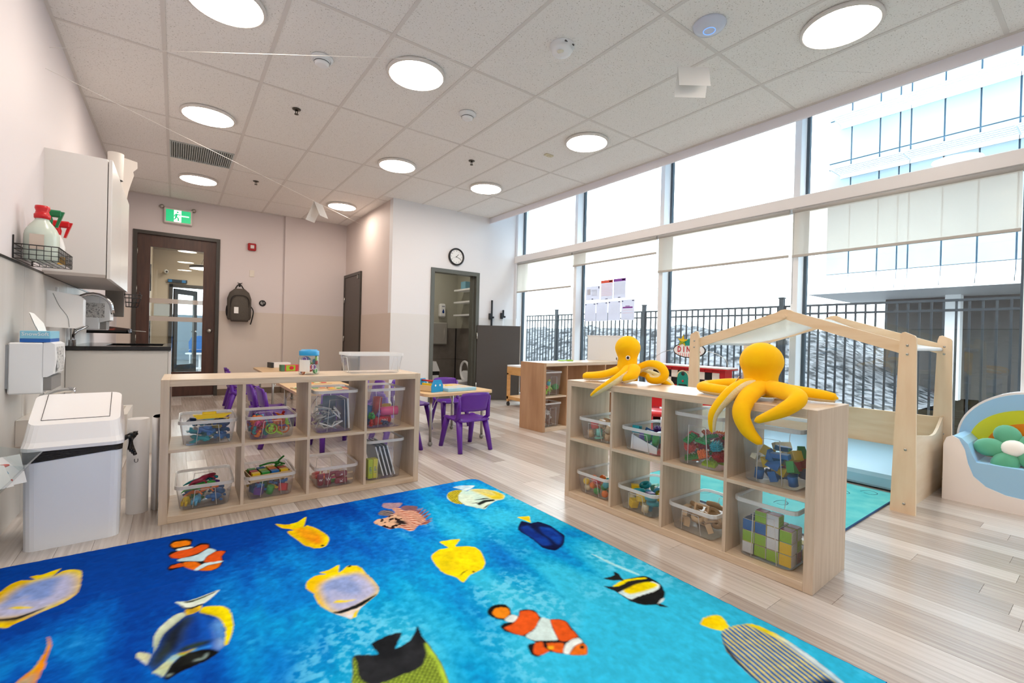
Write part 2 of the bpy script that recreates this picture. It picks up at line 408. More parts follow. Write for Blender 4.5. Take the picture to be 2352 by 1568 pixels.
wallbox('wall_lobby', [(-3.1, -3, 13.1, 20, 0, 3.2), (6, 6.1, 13.1, 20, 0, 3.2), (-3, 6, 20, 20.1, 0, .5), (-3, 6, 20, 20.1, 2.6, 3.2), (-.2, 2.2, 19.4, 19.5, 0, 1.55)], mat('lobby_wall_blue', 0xa9bccb, .6))
df = MB().box(-.13, -.06, 12.96, 13.14, 0, 2.07).box(-.13, 1.4, 12.96, 13.14, 2.0, 2.07)
struct(df.build('trim_4', darkframe))
gd = thing('glass_door', 'glazed dark-framed door standing open at the corridor end', 'door', (-.04, 13.1, 0), math.radians(52))
MB().box(0, .1, -.02, .02, 0, 1.98).box(.62, .72, -.02, .02, 0, 1.98).box(.1, .62, -.02, .02, 0, .22).box(.1, .62, -.02, .02, 1.86, 1.98).build('stile_frame', darkframe, gd)
MB().box(.1, .62, -.004, .004, .22, 1.86).build('pane', glass, gd)
MB().cyl((.66, -.06, 1.0), (.66, .06, 1.0), .02).build('knob', chrome, gd)
sg = tag(MB().box(-.16, .2, 12.93, 12.96, 2.1, 2.17).build('wall_sign', mat('sign_dark', 0x22303c, .3)), 'narrow dark sign with blue ends above the corridor doorway', 'sign')
MB().box(-.15, -.08, 12.925, 12.93, 2.105, 2.165).box(.1, .17, 12.925, 12.93, 2.105, 2.165).build('blue_end', mat('sign_blue', 0x2a7ab8, .3), sg)
camd = tag(MB().cyl((-.19, 12.9, 2.33), (-.19, 13, 2.33), .035).ell((-.19, 12.88, 2.33), (.045, .045, .045)).build('security_camera', white), 'small white dome camera above the corridor doorway', 'camera')
MB().ell((-.18, 12.85, 2.325), (.022, .022, .022)).build('lens', black, camd)
# blue lobby chairs
blue = mat('blue_upholstery', 0x1c6cb4, .6)
lc = thing('lobby_chair', 'blue upholstered waiting chair seen through the door glass', 'chair', (.55, 15.9, 0), PI, 'blue lobby chairs')
MB().box(-.24, .24, -.24, .24, .40, .48, .03).build('seat', blue, lc)
MB().prism([(-.24, .5), (.24, .5), (.25, .7), (.18, .84), (0, .88), (-.18, .84), (-.25, .7)], .2, .26, MXZ).build('backrest', blue, lc)
for sx in (-.21, .21):
    for sy in (-.2, .2): MB().cyl((sx, sy, 0), (sx, sy, .42), .012).build('leg', white, lc)
for dx in (.62, 1.3, -.75):
    c = copy_tree(lc); c.location.x = .55+dx
    if dx == 1.3: c.location.y = 15.0
tb = thing('lobby_table', 'low white table in front of the blue lobby chairs', 'table', (.55, 15.1, 0))
MB().lathe([(.001, .42), (.32, .42), (.34, .40), (.32, .38), (.001, .38)], 24).build('tabletop', white, tb)
MB().cyl((0, 0, 0), (0, 0, .39), .03).lathe([(.001, .02), (.2, .02), (.22, 0)], 20).build('pedestal', white, tb)
for x, y, lb in ((.30, 10.6, 'round corridor ceiling light seen through the door glass, nearer the door'), (.35, 12.0, 'round corridor ceiling light seen through the door glass, farther in')):
    t = thing('ceiling_light', lb, 'light', (x, y, 2.82), 0, 'corridor ceiling lights')
    MB().lathe([(.25, 0), (.26, -.02), (.245, -.03)], 32).build('light_rim', white, t); MB().lathe([(.001, -.028), (.247, -.028)], 32).build('light_diffuser', mat('corridor_lamp', 0xfff0e0, .5, emit=7.0), t)
rl = thing('ring_pendant', 'dark round pendant lamp hanging in the corridor', 'light', (.55, 12.0, 2.36))
MB().lathe([(.33, .0), (.34, .05), (.30, .06), (.29, .0)], 32).build('ring_shade', darkframe, rl); MB().lathe([(.001, .004), (.33, .002)], 32).build('ring_diffuser', MATS['corridor_lamp'], rl)
for a in (0, 2.1, 4.2): MB().tube([(.28*math.cos(a), .28*math.sin(a), .05), (0, 0, .46)], .003, 5).build('cable', darkframe, rl)
hb = thing('door_handle_bar', 'tall black pull bar on the corridor side wall', 'handle', (-.40, 11.0, 0))
MB().cyl((0, 0, 1.75), (0, 0, 2.25), .02).build('upper_bar', black, hb); MB().cyl((0, 0, .55), (0, 0, 1.25), .02).build('lower_bar', black, hb)
MB().box(-.03, 0, -.03, .03, 1.0, 1.18).build('reader_box', black, hb)
# ------------------------------------------------ bathroom
struct(MB().box(2.62, 4.6, 6.52, 8.1, -.1, 0).build('floor_bathroom', mat('bath_floor', 0x8a8580, .4)))
wallbox('wall_bathroom_back', [(2.62, 4.6, 7.9, 8.0, 0, 2.6)], mat('bath_wall', 0xb8b8ac, .6))
wallbox('wall_bathroom_side', [(4.43, 4.6, 6.52, 7.9, 0, 2.6)], MATS['bath_wall'])
struct(MB().box(2.62, 4.6, 6.52, 8.0, 2.55, 2.6).build('ceiling_bathroom', MATS['bath_wall']))
btile = mat('grey_stone_tile', 0x86807a, .45, c2=0x746e68, nscale=5, rand=.05)
bw = struct(bpy.data.objects.new('wall_tiling', None)); COL.objects.link(bw)
for zz in ((.0, .6), (.605, 1.2)):
    for k in range(3): MB().box(4.425-.6*(k+1)+.003, 4.425-.6*k, 7.885, 7.9, zz[0], zz[1]).build('wall_tile', btile, bw)
    for k in range(2): MB().box(4.415, 4.43, 7.88-.6*(k+1)+.003, 7.88-.6*k, zz[0], zz[1]).build('wall_tile', btile, bw)
MB().box(4.40, 4.43, 7.87, 7.9, 0, 1.2).build('tile_corner_trim', black, bw)
bl = thing('bathroom_fill_light', 'flat round fill light added inside the washroom', 'light', (3.5, 7.2, 2.55))  # unseen lamp, added to brighten the dark washroom
MB().lathe([(.13, 0), (.14, -.02), (.12, -.03)], 24).build('light_rim', white, bl)
MB().lathe([(.001, -.028), (.125, -.028)], 24).build('light_diffuser', mat('fill_diffuser', 0xfff4e0, .5, emit=22.0), bl)
sd = thing('soap_dispenser', 'white wall soap dispenser with blue drop window in washroom', 'dispenser', (4.08, 7.9, 1.4))
MB().box(-.065, .065, -.10, 0, 0, .26, .025).build('housing', white, sd)
MB().prism([(0, .16), (.022, .11), (.02, .085), (0, .075), (-.02, .085), (-.022, .11)], -.104, -.1, MXZ).build('level_window', mat('deep_blue_plastic', 0x1c3f8c, .2), sd)
MB().box(-.03, .03, -.104, -.1, .2, .21).build('brand_strip', mat('navy_print', 0x203060, .4), sd)
td = thing('towel_dispenser', 'grey flat paper towel cabinet on washroom wall', 'dispenser', (4.02, 7.884, .88))
MB().box(-.16, .16, -.1, 0, 0, .42, .02).build('housing', mat('grey_plastic', 0xa6a49e, .4), td)
MB().prism([(.08, .33), (.095, .25), (.08, .1), (.07, .25)], -.105, -.1, MXZ).build('view_slot', mat('grey_plastic_light', 0xc4c2bc, .3), td)
for z in (1.90, 1.675, 1.435):
    s = tag(MB().box(4.2, 4.43, 6.85, 7.62, z-.015, z+.015).build('wall_shelf', white), 'white wall shelf in washroom %s' % {1.90: 'carrying a blue box', 1.675: 'between two other shelves', 1.435: 'lowest above the tiles'}[z], 'shelf')
tag(MB().box(4.25, 4.41, 7.3, 7.46, 1.915, 2.06, .01).build('storage_box', mat('pale_blue_plastic', 0x7fb4cc, .4)), 'pale blue box on the top washroom shelf', 'box')
to = thing('toilet', 'small white toilet with raised seat in the washroom', 'toilet', (4.1, 7.2, 0))
M = T(0, 0, 0)
bowl = MB()
for_prof = [(.09, 0), (.1, .08), (.13, .16), (.17, .23), (.175, .25), (.14, .25), (.11, .19), (.001, .15)]
bowl.lathe(for_prof, 24, Matrix.Diagonal((1.15, .95, 1, 1)))
bowl.build('bowl', white, to)
MB().box(.14, .30, -.16, .16, .1, .42, .03).build('tank', white, to)
MB().tube([(.13+.03*math.cos(a)*0, .15*math.cos(a), .42+.17*math.sin(a)) for a in [2*PI*i/24 for i in range(24)]], .022, 8, closed=True).build('seat_ring', white, to)
b2 = thing('swing_bin', 'small white swing-top bin beside the washroom wall', 'bin', (3.76, 7.6, 0))
MB().box(-.11, .11, -.1, .1, 0, .34, .015).build('body', white, b2); MB().box(-.115, .115, -.105, .105, .33, .40, .01).build('bag_cuff', black, b2)
MB().prism([(-.12, .40), (.12, .40), (.04, .58), (-.04, .58)], -.11, .11, MXZ).build('lid', white, b2)
# ------------------------------------------------ doors
d1 = struct(bpy.data.objects.new('door_1', None)); COL.objects.link(d1); d1.location = (0, YB, 0)
fr = MB().box(DX0, DX0+.05, -.02, .12, 0, DZ).box(DX1-.05, DX1, -.02, .12, 0, DZ).box(DX0+.05, DX1-.05, -.02, .12, DZ-.05, DZ)
fr.build('door_frame', darkframe, d1)
brown = mat('walnut_veneer', 0x54372b, .35, c2=0x3f271e, nscale=2.5, stretch=(12, 12, 1.2), detail=6)
GX0, GX1, GZ0, GZ1 = -.317, .338, .387, 2.266
MB().box(DX0+.05, GX0, .02, .065, .01, DZ-.05).box(GX1, DX1-.05, .02, .065, .01, DZ-.05).box(GX0, GX1, .02, .065, .01, GZ0).box(GX0, GX1, .02, .065, GZ1, DZ-.05).build('door_leaf', brown, d1)
MB().box(GX0, GX1, .038, .046, GZ0, GZ1).build('door_pane', glass, d1)
fros = clear('frosted_film', 0xffffff, 0xe6dcd4, .8, .4, False)
for z0, z1 in ((1.43, 1.50), (1.16, 1.23)): MB().box(GX0, GX1, .035, .037, z0, z1).build('frosted_band', fros, d1)
MB().box(GX0+.05, GX0+.24, .05, .051, 1.24, 1.42).build('taped_note', paper, d1)
for z in (2.18, 1.62, .9): MB().cyl((DX0+.048, .01, z-.05), (DX0+.048, .01, z+.05), .011).box(DX0+.03, DX0+.052, .0, .02, z-.05, z+.05).build('hinge', steel, d1)
kn = MB().lathe([(.001, .06), (.02, .058), (.031, .045), (.03, .03), (.012, .02), (.012, .008), (.035, .006), (.036, 0)], 20).build('knob', steel, d1, M=T(.43, .02, 1.03) @ RX(PI/2))
MB().box(DX0+.05, DX1-.05, -.01, .1, 0, .012).build('threshold', steel, d1)
d2 = struct(bpy.data.objects.new('door_2', None)); COL.objects.link(d2); d2.location = (2.5, 0, 0)
dkd = mat('dark_taupe_door', 0x4f4641, .4)
MB().box(-.03, .02, 7.72, 7.77, 0, 2.1).box(-.03, .02, 8.6, 8.65, 0, 2.1).box(-.03, .02, 7.77, 8.6, 2.05, 2.1).build('door_frame', darkframe, d2)
MB().box(-.022, .02, 7.775, 8.6, .01, 2.045).build('door_leaf', dkd, d2)
for z in (1.65, .95): MB().cyl((-.03, 8.59, z-.05), (-.03, 8.59, z+.05), .012).build('hinge', steel, d2)
MB().box(-.05, -.022, 7.8, 7.83, 1.98, 2.04).build('door_catch', steel, d2)
d3 = struct(bpy.data.objects.new('door_3', None)); COL.objects.link(d3); d3.location = (0, 6.4, 0)
fgm = mat('grey_green_frame', 0x5a5c55, .35)
MB().box(BX0, BX0+.06, -.02, .14, 0, BZ).box(BX1-.06, BX1, -.02, .14, 0, BZ).box(BX0+.06, BX1-.06, -.02, .14, BZ-.06, BZ).box(BX0+.06, BX0+.085, .04, .14, 0, BZ-.06).box(BX1-.09, BX1-.06, .04, .14, 0, BZ-.06).build('door_frame', fgm, d3)
# half-height door leaf swung open
hd = thing('half_door', 'dark grey half-height door leaf swung open beside the washroom doorway', 'door', (3.96, 6.37, 0), math.atan2(5.98-6.37, 4.56-3.96))
MB().box(0, .70, -.02, .02, .02, 1.235, .003).build('door_leaf', mat('charcoal_laminate', 0x494644, .5, bump=.05, bscale=400), hd)
MB().box(.70, .712, -.022, .022, .0, 1.24).box(0, .712, -.022, .022, 0, .02).build('edge_strip', steel, hd)
for z in (1.06, .25): MB().cyl((0, -.025, z-.05), (0, -.025, z+.05), .012).build('hinge', steel, hd)
# ================================================================= CEILING FIXTURES
lampm = mat('lamp_diffuser', 0xffeede, .5, emit=LAMP)
trimw = mat('lamp_trim', 0xe4e0dc, .4)
def ceil_light(x, y, label):
    t = thing('ceiling_light', label, 'light', (x, y, ZC), 0, 'round ceiling lights')
    MB().lathe([(.20, .0), (.215, -.004), (.218, -.022), (.205, -.030), (.198, -.026)], 40).build('light_rim', trimw, t)
    MB().lathe([(.001, -.0265), (.1985, -.0265)], 40).build('light_diffuser', lampm, t)
for x, y, lb in ((.21, 3.29, 'round white ceiling light next to the smoke detector nearest the sink wall'), (1.43, 3.26, 'round white ceiling light between two smoke detectors'),
                 (.21, 5.11, 'round white ceiling light between a sprinkler head and the grey air grille'), (.21, 7.34, 'round white ceiling light between grey air grille and exit sign'),
                 (2.04, 5.13, 'round white ceiling light in front of the taupe return wall'), (2.04, 7.33, 'round white ceiling light deep in the alcove by the narrow dark door'),
                 (3.27, 5.13, 'round white ceiling light above the washroom wall clock'), (3.27, 3.28, 'round white ceiling light beside the small beige ceiling plate'),
                 (3.26, 1.10, 'round white ceiling light over the playhouse beside the wireless access point')):
    ceil_light(x, y, lb)
for x, y in ((.21, 1.0), (1.43, 1.05), (.21, -1.2), (2.04, -1.2), (3.26, -1.2)):  # extra lamps out of view, added to light the room
    ceil_light(x, y, 'round white ceiling light added out of view to light the room')
for x, y, lb in ((.815, 3.52, 'white smoke detector between the two lamps nearest the sink wall'), (2.05, 3.555, 'white smoke detector near the middle of the ceiling')):
    t = thing('smoke_detector', lb, 'smoke detector', (x, y, ZC), 0, 'smoke detectors')
    MB().lathe([(.001, -.004), (.075, -.002), (.078, -.012), (.06, -.024)], 28).build('base_plate', white, t)
    MB().lathe([(.058, -.022), (.05, -.04), (.047, -.05), (.03, -.056), (.001, -.057)], 28).build('sensor_head', white, t)
    MB().lathe([(.0535, -.034), (.0525, -.039)], 28).build('vent_ring', mat('dark_vent', 0x555555, .6), t)
t = thing('motion_sensor', 'white domed motion sensor with small lens on the ceiling', 'sensor', (2.065, 2.33, ZC))
MB().lathe([(.08, 0), (.085, -.012), (.075, -.028), (.076, -.03), (.062, -.055), (.03, -.07), (.001, -.072)], 28).build('dome', white, t)
MB().lathe([(.001, -.008), (.018, -.006), (.024, 0)], 18).build('lens', mat('lens_cream', 0xe8e4d0, .2), t, M=T(-.03, -.02, -.062))
MB().box(-.04, -.02, -.078, -.07, -.022, -.014).box(.02, .04, -.078, -.07, -.022, -.014).build('slot', MATS['dark_vent'], t)
t = thing('wireless_access_point', 'round bluish white wireless access point with blue ring on ceiling', 'access point', (2.637, 1.6, ZC))
MB().lathe([(.095, 0), (.1, -.01), (.085, -.03), (.05, -.042), (.001, -.044)], 32).build('shell', mat('pale_blue_white', 0xd4dcee, .2), t)
MB().tube([(.035*math.cos(2*PI*i/24), .035*math.sin(2*PI*i/24), -.0435) for i in range(24)], .0022, 6, closed=True).build('light_ring', mat('blue_ring', 0x6a9cf0, .3, emit=.6), t)
sp = mat('dark_bronze', 0x5a564e, .35, .8)
for x, y, lb in ((.83, 4.46, 'dark sprinkler head between two lamps near the sink wall'), (.82, 6.93, 'dark sprinkler head near the grey air grille'), (2.645, 4.465, 'dark sprinkler head over the middle tables')):
    t = thing('sprinkler_head', lb, 'sprinkler', (x, y, ZC), 0, 'sprinkler heads')
    MB().lathe([(.001, -.002), (.036, -.003), (.034, -.008), (.012, -.012)], 18).build('escutcheon', sp, t)
    MB().cyl((-.008, 0, -.01), (-.008, 0, -.045), .0035).cyl((.008, 0, -.01), (.008, 0, -.045), .0035).lathe([(.001, -.045), (.018, -.046), (.018, -.049), (.001, -.05)], 14).build('deflector', sp, t)
tag(MB().box(-.05, .05, -.025, .025, -.014, 0, .003).box(-.02, .02, -.015, .015, -.022, -.012, .003).build('ceiling_plate', mat('beige_plastic', 0xd8d0b4, .4), loc=(3.2, 3.78, ZC)), 'small beige plastic plate on a ceiling tile', 'plate')
v = thing('air_grille', 'grey slatted air grille set in the ceiling', 'vent', (.208, 6.34, ZC))
vg = mat('grille_grey', 0xc0c8c8, .5)
MB().box(-.30, .30, -.29, -.27, -.004, .02).box(-.30, .30, .27, .29, -.004, .02).box(-.30, -.28, -.27, .27, -.004, .02).box(.28, .30, -.27, .27, -.004, .02).build('frame', vg, v)
sl = MB().box(-.004, .004, -.27, .27, -.002, .018).mesh('slat'); sl.materials.append(vg)
for i in range(28): link('slat', sl, None, v, (-.27+.02*i, 0, 0))
MB().box(-.28, .28, -.27, .27, .017, .019).build('duct_backing', mat('duct_dark', 0xa0a8a8, .8), v)
# strings with folded paper
strm = mat('white_string', 0xf4f2ee, .6)
def string(a, b, label):
    return tag(MB().tube([a, b], .0017, 6).build('string', strm), label, 'string')
A1, B1 = Vector((-.672, 4.131, 2.808)), Vector((3.987, 1.149, 3.016))
string(A1, B1, 'thin white string stretched across the room carrying a folded sheet near the windows')
A2, B2 = Vector((-.672, 4.03, 2.63)), Vector((2.494, 7.82, 2.902))
string(A2, B2, 'thin white string from the left wall to the alcove corner with a small folded sheet')
def folded(p, d, w, h, label, ang):
    u = Vector(d).normalized(); n = Vector((-u.y, u.x, 0)).normalized()
    a = p-u*w/2; b = p+u*w/2; th = .0012
    mb = MB()
    for s, hh in ((1, h), (-1, h*1.3)):
        dn = Vector((0, 0, -math.cos(ang)))+n*s*math.sin(ang)*-1
        c = b+dn*hh; e = a+dn*hh; off = n*th
        V = [a, b, c, e, a+off, b+off, c+off, e+off]
        mb.add(V, [(0, 1, 2, 3), (7, 6, 5, 4), (0, 4, 5, 1), (1, 5, 6, 2), (2, 6, 7, 3), (3, 7, 4, 0)])
    return tag(mb.build('folded_paper', paper), label, 'paper')
def on(A, B, t): return A+(B-A)*t
folded(on(A1, B1, .762)+Vector((0, 0, .001)), B1-A1, .225, .15, 'large folded white sheet hanging on the string near the ceiling', .22)
folded(on(A2, B2, .70)+Vector((0, 0, .001)), B2-A2, .24, .21, 'small folded white sheet hanging on the string by the alcove', .42)
# ================================================================= LEFT WALL
cb = thing('wall_cabinet', 'white wall cabinet above the sink counter', 'cabinet', (XL, 4.09, 1.37))
MB().box(0, .300, 0, 1.35, .02, .79).build('body', whitem, cb)
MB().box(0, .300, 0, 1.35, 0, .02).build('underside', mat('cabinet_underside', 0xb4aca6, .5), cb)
MB().box(.304, .324, 0, .672, -.006, .79, .002).build('cabinet_door', whitem, cb); MB().box(.304, .324, .676, 1.35, -.006, .79, .002).build('cabinet_door', whitem, cb)
pr = thing('paper_roll', 'cream rolled paper standing on top of the wall cabinet', 'paper roll', (-.385, 4.62, 2.161))
MB().lathe([(.045, .0), (.048, .2), (.046, .2), (.043, .0)], 24).build('roll', mat('cream_paper', 0xf2ece4, .7), pr)
MB().lathe([(.001, .195), (.0445, .19)], 16).build('roll_core', mat('roll_green', 0x8ab898, .6), pr)
tp_ = [(-.445, 2.474), (-.381, 2.505), (-.291, 2.487), (-.29, 2.434), (-.318, 2.397), (-.312, 2.368), (-.334, 2.28), (-.347, 2.22), (-.355, 2.161), (-.445, 2.161)]
tag(MB().prism(tp_, 5.2, 5.203, MXZ).build('torn_paper_sheet', MATS['cream_paper']), 'cream paper sheet with a ragged torn edge on top of the wall cabinet', 'paper')
# wire basket with cleaning bottles
bk = thing('wire_basket', 'black wire basket of cleaning bottles on the left wall', 'basket', (XL+.006, 3.43, 1.385))
W_, D_, H_ = .165, .40, .075
for z in (0, .025, .05, .075): MB().tube([(0, 0, z), (W_, 0, z), (W_, D_, z), (0, D_, z)], .002 if z < .07 else .003, 6, closed=True).build('hoop_wire', black, bk)
wires = MB()
for i in range(7): wires.tube([(W_*i/6, 0, 0), (W_*i/6, 0, H_)], .0016, 5).tube([(W_*i/6, D_, 0), (W_*i/6, D_, H_)], .0016, 5).tube([(W_*i/6, 0, 0), (W_*i/6, D_, 0)], .0016, 5)
for i in range(15): wires.tube([(W_, D_*i/14, 0), (W_, D_*i/14, H_)], .0016, 5)
wires.build('wire_mesh', black, bk); MB().box(-.004, .0, .0, .01, 0, .12).box(-.004, 0, D_-.01, D_, 0, .12).build('hanger', black, bk)
def bottle(name, label, y, x, prof, m, sx=1., sy=1., z=0):
    t = thing(name, label, 'bottle', (XL+.006+x, 3.43+y, 1.389+z), 0, 'cleaning bottles in the wire basket')
    if 'jug' not in name: t.scale = (1.1, 1.1, 1.3)
    MB().lathe(prof, 22, Matrix.Diagonal((sx, sy, 1, 1))).build('body', m, t)
    return t
jug = mat('cloudy_pale_green', 0xccd8cc, .25); whp = mat('bottle_white', 0xe8e8e6, .25)
redp = mat('red_plastic', 0xd01820, .3); grnp = mat('green_plastic', 0x0f7a48, .3)
def sprayer(t, z, m, dy=0, flip=1):
    MB().lathe([(.014, z-.03), (.018, z), (.012, z+.02)], 14).build('collar', m, t)
    MB().box(-.012, .012, -.02, .05, z+.015, z+.045, .006, RZ(flip*-PI/2)).prism([(.045, z+.04), (.06, z+.04), (.035, z-.03), (.025, z-.03)], -.008, .008, RZ(flip*-PI/2) @ Matrix(((0, 0, 1, 0), (1, 0, 0, 0), (0, 1, 0, 0), (0, 0, 0, 1)))).build('spray_trigger', m, t)
t = bottle('cleaner_jug', 'large cloudy bottle of pale green cleaner with red cap', .1, .085, [(.001, 0), (.062, .0), (.068, .004), (.07, .01), (.07, .05), (.07, .11), (.069, .14), (.066, .155), (.058, .175), (.046, .195), (.034, .212), (.028, .222), (.026, .235)], jug)
MB().lathe([(.029, .228), (.033, .232), (.034, .25), (.029, .256), (.026, .27), (.031, .285), (.029, .298), (.001, .30)], 18).build('cap', redp, t)
MB().box(-.035, .02, -.0725, -.0705, .055, .135).build('label_patch', mat('pinkish_label', 0xd8c8b8, .5), t)
t = bottle('spray_bottle', 'white spray bottle with green trigger in wire basket', .212, .09, [(.001, 0), (.036, 0), (.037, .11), (.02, .16), (.014, .175)], whp); sprayer(t, .19, grnp)
t = bottle('cleaner_bottle', 'white bottle with blue label and red band in wire basket', .287, .075, [(.001, 0), (.03, 0), (.031, .1), (.014, .14), (.012, .15)], whp)
MB().lathe([(.0316, .015), (.0318, .09)], 20).build('label_wrap', mat('blue_label', 0x2c5aa0, .4), t); MB().lathe([(.0155, .138), (.0165, .155), (.001, .157)], 16).build('cap', redp, t)
t = bottle('spray_bottle', 'white spray bottle with red trigger in wire basket', .357, .105, [(.001, 0), (.032, 0), (.033, .09), (.02, .135), (.013, .15)], whp); sprayer(t, .165, redp)
MB().lathe([(.0332, .01), (.0334, .045)], 20).build('label_wrap', mat('yellow_label', 0xe0b048, .4), t)
# sink counter
ct = thing('sink_cabinet', 'white base cabinet of the sink counter', 'cabinet', (XL+.003, 4.88, 0))
MB().box(.004, .63, 0, 1.14, 0, .855).build('body', mat('cabinet_white', 0xdcdad5, .4), ct)
for y0, y1 in ((.0, .375), (.38, .755), (.76, 1.14)): MB().box(.632, .648, y0+.003, y1-.003, .1, .85).build('cabinet_door', whitem, ct)
cn = thing('worktop', 'black worktop with a sunken sink', 'worktop', (XL, 4.86, .858))
ctm = mat('black_stone', 0x1d1d1f, .15)
MB().box(.004, .20, 0, 1.17, 0, .032).box(.60, .652, 0, 1.17, 0, .032).box(.20, .60, 0, .22, 0, .032).box(.20, .60, .92, 1.17, 0, .032).build('slab', ctm, cn)
MB().box(.2, .6, .22, .23, -.0, .03).box(.2, .21, .23, .92, -.0, .03).box(.59, .6, .23, .92, -.0, .03).box(.2, .6, .91, .92, -.0, .03).box(.2, .6, .22, .92, -.002, .004).build('sink_bowl', blackg, cn)
tp = thing('gooseneck_tap', 'chrome gooseneck tap at the black sink', 'tap', (-.645, 4.93, .889))
arc = [(0, 0, .0), (0, 0, .30)]+[(.115-.115*math.cos(a), 0, .30+.115*math.sin(a)) for a in [PI*i/10 for i in range(1, 10)]]+[(.23, 0, .30), (.235, 0, .26)]
MB().tube(arc, .0135, 12).build('spout', chrome, tp); MB().lathe([(.001, .05), (.022, .048), (.024, 0), (.03, 0)], 16).build('base', chrome, tp)
MB().tube([(.0, .03, .09), (.02, .07, .12), (.08, .09, .16)], [.01, .009, .007], 8).build('lever', chrome, tp)
# dispensers above the counter
d = thing('towel_dispenser', 'white plastic dispenser with a curved seam beside the tap', 'dispenser', (XL+.004, 4.21, 1.035))
MB().prism([(0, 0), (.14, -.008), (.175, .01), (.175, .19), (.15, .215), (0, .24)], 0, .11, MXZ).build('housing', white, d)
MB().tube(spline([(.03, -.001, .22), (.06, -.001, .14), (.1, -.001, .07), (.11, -.001, .0)], 5), .0018, 5).build('seam', mat('seam_grey', 0x9a9ea2, .5), d)
MB().cyl((.04, .055, .23), (.04, .055, .265), .008).build('nozzle', white, d)
d = thing('soap_dispenser', 'lilac-white soap dispenser with blue side window above the counter', 'dispenser', (XL+.004, 4.75, 1.03))
MB().prism([(0, .02), (.08, 0), (.105, .03), (.095, .22), (.07, .25), (0, .26)], 0, .1, MXZ).build('housing', mat('lilac_white', 0xdcdaea, .25), d)
MB().prism([(.0, .03), (.03, .06), (.03, .12), (.0, .15)], -.004, 0, MXZ).build('side_window', mat('blue_plastic', 0x2a58c0, .2), d)
d = thing('towel_dispenser', 'white towel dispenser with printed instructions above the counter', 'dispenser', (XL+.004, 5.1, 1.02))
MB().box(0, .17, 0, .26, 0, .28, .006).build('housing', white, d); MB().prism([(.17, .27), (.23, .24), (.235, .08), (.17, .06)], 0, .26, MXZ).build('front_cover', white, d)
MB().box(.17, .21, .02, .24, .0, .07).build('paper_slot', mat('slot_grey', 0x8a8886, .5), d)
MB().box(.06, .2, -.002, 0, .1, .22).build('instruction_label', mat('label_print', 0xd4d4d2, .5, c2=0x8a8a8c, nscale=90, thr=(.5, .6)), d)
rk = thing('wall_rack', 'black wall rack holding papers and a dark packet past the sink', 'rack', (XL+.004, 5.9, .985))
MB().box(0, .30, 0, .5, 0, .012).box(.29, .3, 0, .5, .0, .04).box(0, .3, 0, .01, 0, .03).build('tray', black, rk)
MB().box(.14, .30, .1, .3, .04, .085, .004, RY(.12)).build('packet', mat('dark_packet', 0x40302c, .3, c2=0x9a3a2c, nscale=6, thr=(.55, .6)), rk)
MB().box(.05, .28, .02, .25, .014, .024, M=RY(.05)).build('paper_stack', paper, rk)
MB().tube([(.29, .45, .03), (.42, .47, .02)], .004, 6).build('pen', steel, rk)
wb2 = thing('wire_caddy', 'small dark wire caddy under the wall cabinet', 'caddy', (-.319, 5.38, 1.231))
for z in (0, .04, .08, .11): MB().tube([(-.04-.1*z, -.05, z), (.04+.25*z, -.05, z), (.04+.25*z, .05, z), (-.04-.1*z, .05, z)], .0025, 5, closed=True).build('hoop_wire', black, wb2)
wm = MB()
for i in range(5):
    for yy in (-.05, .05): wm.tube([(-.04+.02*i, yy, 0), (-.051+.0297*i, yy, .11)], .002, 5)
wm.build('wire_mesh', black, wb2); MB().tube([(-.05, 0, .10), (-.05, 0, .142)], .003, 6).tube([(.06, 0, .11), (.05, 0, .142)], .003, 6).build('hanger', black, wb2)
tag(MB().box(-.13, .0, -.02, .0, -.13, .13, .004).build('hanging_panel', mat('taupe_board', 0x6c6660, .5), loc=(-.38, 5.5, 1.27)), 'grey-brown board hanging under the wall cabinet', 'board')
# near paper towel dispenser with tissue box
d = thing('towel_dispenser', 'big white towel dispenser with a tissue box on top', 'dispenser', (XL+.012, 3.333, .69))
MB().box(0, .125, 0, .27, 0, .262, .006).build('housing', white, d)
MB().prism([(.125, .262), (.15, .265), (.166, .255), (.17, .18), (.162, .1), (.14, .085), (.125, .085)], 0, .27, MXZ).build('front_cover', white, d)
MB().box(.125, .155, .01, .26, .015, .085).build('paper_slot', mat('slot_grey', 0x8a8886, .5), d)
MB().box(.1685, .1715, .05, .22, .11, .24).build('instruction_label', mat('label_print', 0xd4d4d2, .5), d)
MB().box(-.008, 0, .0, .27, .03, .25).build('back_plate', mat('seam_grey', 0x9a9ea2, .5), d)
tb = thing('tissue_box', 'light blue tissue box on the towel dispenser', 'tissue box', (XL+.105, 3.46, .954))
MB().box(-.055, .055, -.115, .115, 0, .018).build('lower_band', mat('tissue_blue', 0x1c62b8, .4), tb)
MB().box(-.0552, .0552, -.1152, .1152, .018, .058, .002).build('carton', mat('tissue_light_blue', 0x8ccbe4, .4), tb)
text('brand_lettering', 'SnowSoft', .026, white, tb, T(0, -.1157, .042) @ FY)
ts = MB(); pts = [(-.02, 0, .056), (-.025, .0, .1), (-.04, .005, .145)]
ts.add([(-.006, -.03, .056), (.016, .02, .056), (.004, .022, .1), (-.022, -.03, .095), (-.03, .004, .15), (-.042, -.024, .155)], [(0, 1, 2, 3), (3, 2, 4, 5)], True)
ts.add([(-.002, -.034, .056), (.020, .016, .056), (.008, .018, .1), (-.018, -.034, .095), (-.026, .0, .15), (-.038, -.028, .155)], [(0, 1, 2, 3), (3, 2, 4, 5)], True)
ts.build('tissue', paper, tb)
